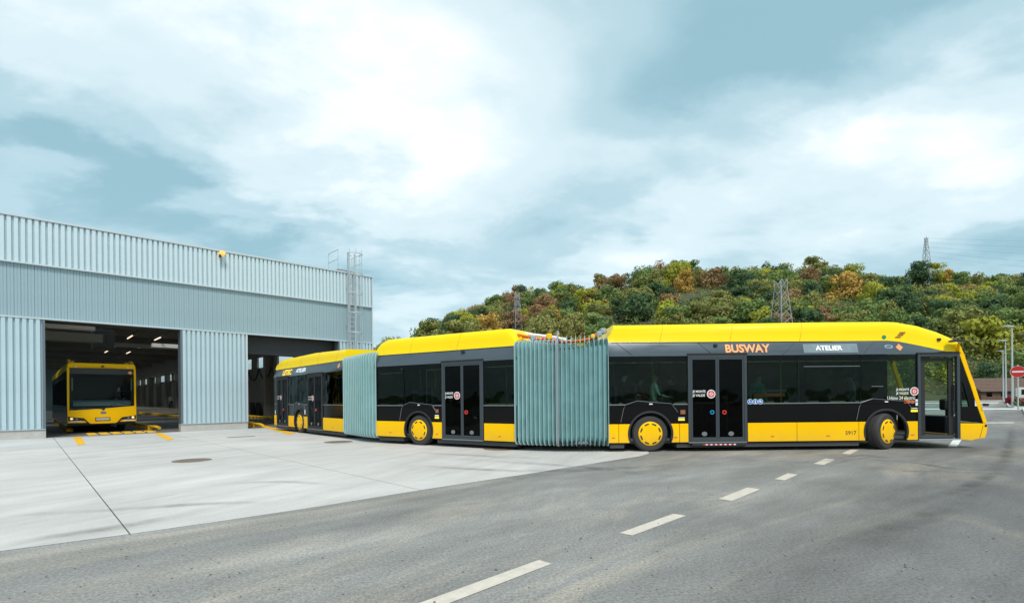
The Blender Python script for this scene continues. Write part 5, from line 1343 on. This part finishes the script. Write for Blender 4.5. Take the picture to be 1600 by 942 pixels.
# what is past the countable trees, and the undergrowth between them, as one mass
wd = MB(); keys = list(LEAF)
for c in cands[NI:]:
    colr = keys.index(colour_for(c[3], c[4], c[0], c[1])); z = float(hill_h(np.array(c[0]), np.array(c[1]))); r = c[2]*.5
    for k in range(9): leaf_cloud(wd, (c[0] + random.uniform(-.5, .5)*r, c[1] + random.uniform(-.5, .5)*r, z + c[2] - r + random.uniform(-.6, .6)*r), (r*.45, r*.45, r*.4), 55, .085*r, colr)
for k in range(3600):
    yy = random.uniform(114, 318); a = random.uniform(-.32, 1.12); x = a*yy; px = 800 + a*FPX; z = float(hill_h(np.array(x), np.array(yy)))
    colr = keys.index(colour_for(px, 470, x, yy)); r = random.uniform(1.2, 2.6)
    leaf_cloud(wd, (x, yy, z + r*.7), (r, r, r), 26, .36, colr)
tag(mk_ := put('woodland', mesh_of('woodland', wd, [LEAF[k] for k in keys], 0, flip=False)), 'undergrowth and distant trees covering the hill slope', 'woodland', None, 'stuff')

# ------------------------------------------------------------------ pylons and wires
def pylon(px, ytop, d, hgt, w0, w1, arms, label, r=.10, peak=False):
    x, yy, zt_ = at(px, ytop, d); root = empty('pylon', Frame(x, yy, R(20), zt_ - hgt)); tag(root, label, 'pylon', 'lattice power pylons')
    lv = [hgt*(1 - (1 - k/9)**1.0) for k in range(10)]
    def wv(z): return w0 + (w1 - w0)*min(1, z/(hgt*.9))
    cs = ((-1, -1), (1, -1), (1, 1), (-1, 1))
    for c in cs: mk('tower_leg', MB().tube([(c[0]*wv(z)/2, c[1]*wv(z)/2, z) for z in lv], r, 4), GALVD, root)
    br = MB()
    for i in range(9):
        for k in range(4):
            a, b = cs[k], cs[(k+1) % 4]; z0, z1 = lv[i], lv[i+1]
            br.tube([(a[0]*wv(z0)/2, a[1]*wv(z0)/2, z0), (b[0]*wv(z1)/2, b[1]*wv(z1)/2, z1)], r*.6, 3); br.tube([(b[0]*wv(z0)/2, b[1]*wv(z0)/2, z0), (a[0]*wv(z1)/2, a[1]*wv(z1)/2, z1)], r*.6, 3)
    mk('bracing', br, GALVD, root)
    for (z, hw) in arms: mk('cross_arm', MB().tube([(-hw, 0, z), (0, 0, z + .6), (hw, 0, z)], r*.7, 4).tube([(-hw, 0, z), (hw, 0, z)], r*.6, 4), GALVD, root)
    if peak: mk('peak', MB().tube([(0, 0, hgt - .1), (0, 0, hgt + 1.5)], r*.8, 4, r2=r*.3), GALVD, root)
    return x, yy, zt_
pylon(1220, 437, 150, 25, 6.2, 2.4, [(23.5, 1.8), (21, 1.7)], 'large lattice pylon standing right behind the front bus roof', .11)
pylon(808, 458, 215, 26, 4.6, 1.6, [(24, 1.7), (21, 1.7)], 'slim lattice pylon rising beyond the front bellows', .11)
P3 = pylon(1447, 371, 320, 34, 6.0, 1.3, [(30, 1.6), (26, 1.9)], 'small dark pylon standing on the hill crest', .16, True)
for k, (y0, y1) in enumerate(((378, 345), (387, 360), (392, 377), (400, 398), (409, 412))):
    a = Vector(at(1448, 372 + 7*k, 320)); b = Vector(at(1900, y1 + 24, 420)); pts = []
    for j in range(15):
        s = j/14; q = a.lerp(b, s); q.z -= 26*s*(1 - s)*.45; pts.append(q)
    tag(mk('power_line', MB().tube(pts, .045, 4), GALVD), 'thin power line strung right from the crest pylon, %s of five' % ('topmost', 'second from top', 'middle', 'fourth from top', 'lowest')[k], 'power line', 'power lines from the crest pylon')

# loose grit on the tarmac
gm = MB()
for k in range(260):
    px, py = random.uniform(-50, 1650), 730 + 212*random.random()**.8
    x, y = ground(px, py); u, v = BF.loc(x, y)
    if np.interp(u, [e_[0] for e_ in edge], [e_[1] for e_ in edge]) < v + .15 and u < uend: continue
    r = random.uniform(.004, .012)*(1.6 if random.random() < .08 else 1)
    P = [(x + r*random.uniform(.7, 1.2)*math.cos(q), y + r*random.uniform(.7, 1.2)*math.sin(q), .002) for q in (0, 1.3, 2.5, 3.8, 5.1)]
    gm.add(P + [(x, y, r*1.1)], [(0, 1, 5), (1, 2, 5), (2, 3, 5), (3, 4, 5), (4, 0, 5)])
tag(mk('grit', gm, mat('grit_stone', (.13, .125, .115), .9)), 'small dark stones scattered on the tarmac', 'grit', None, 'stuff')
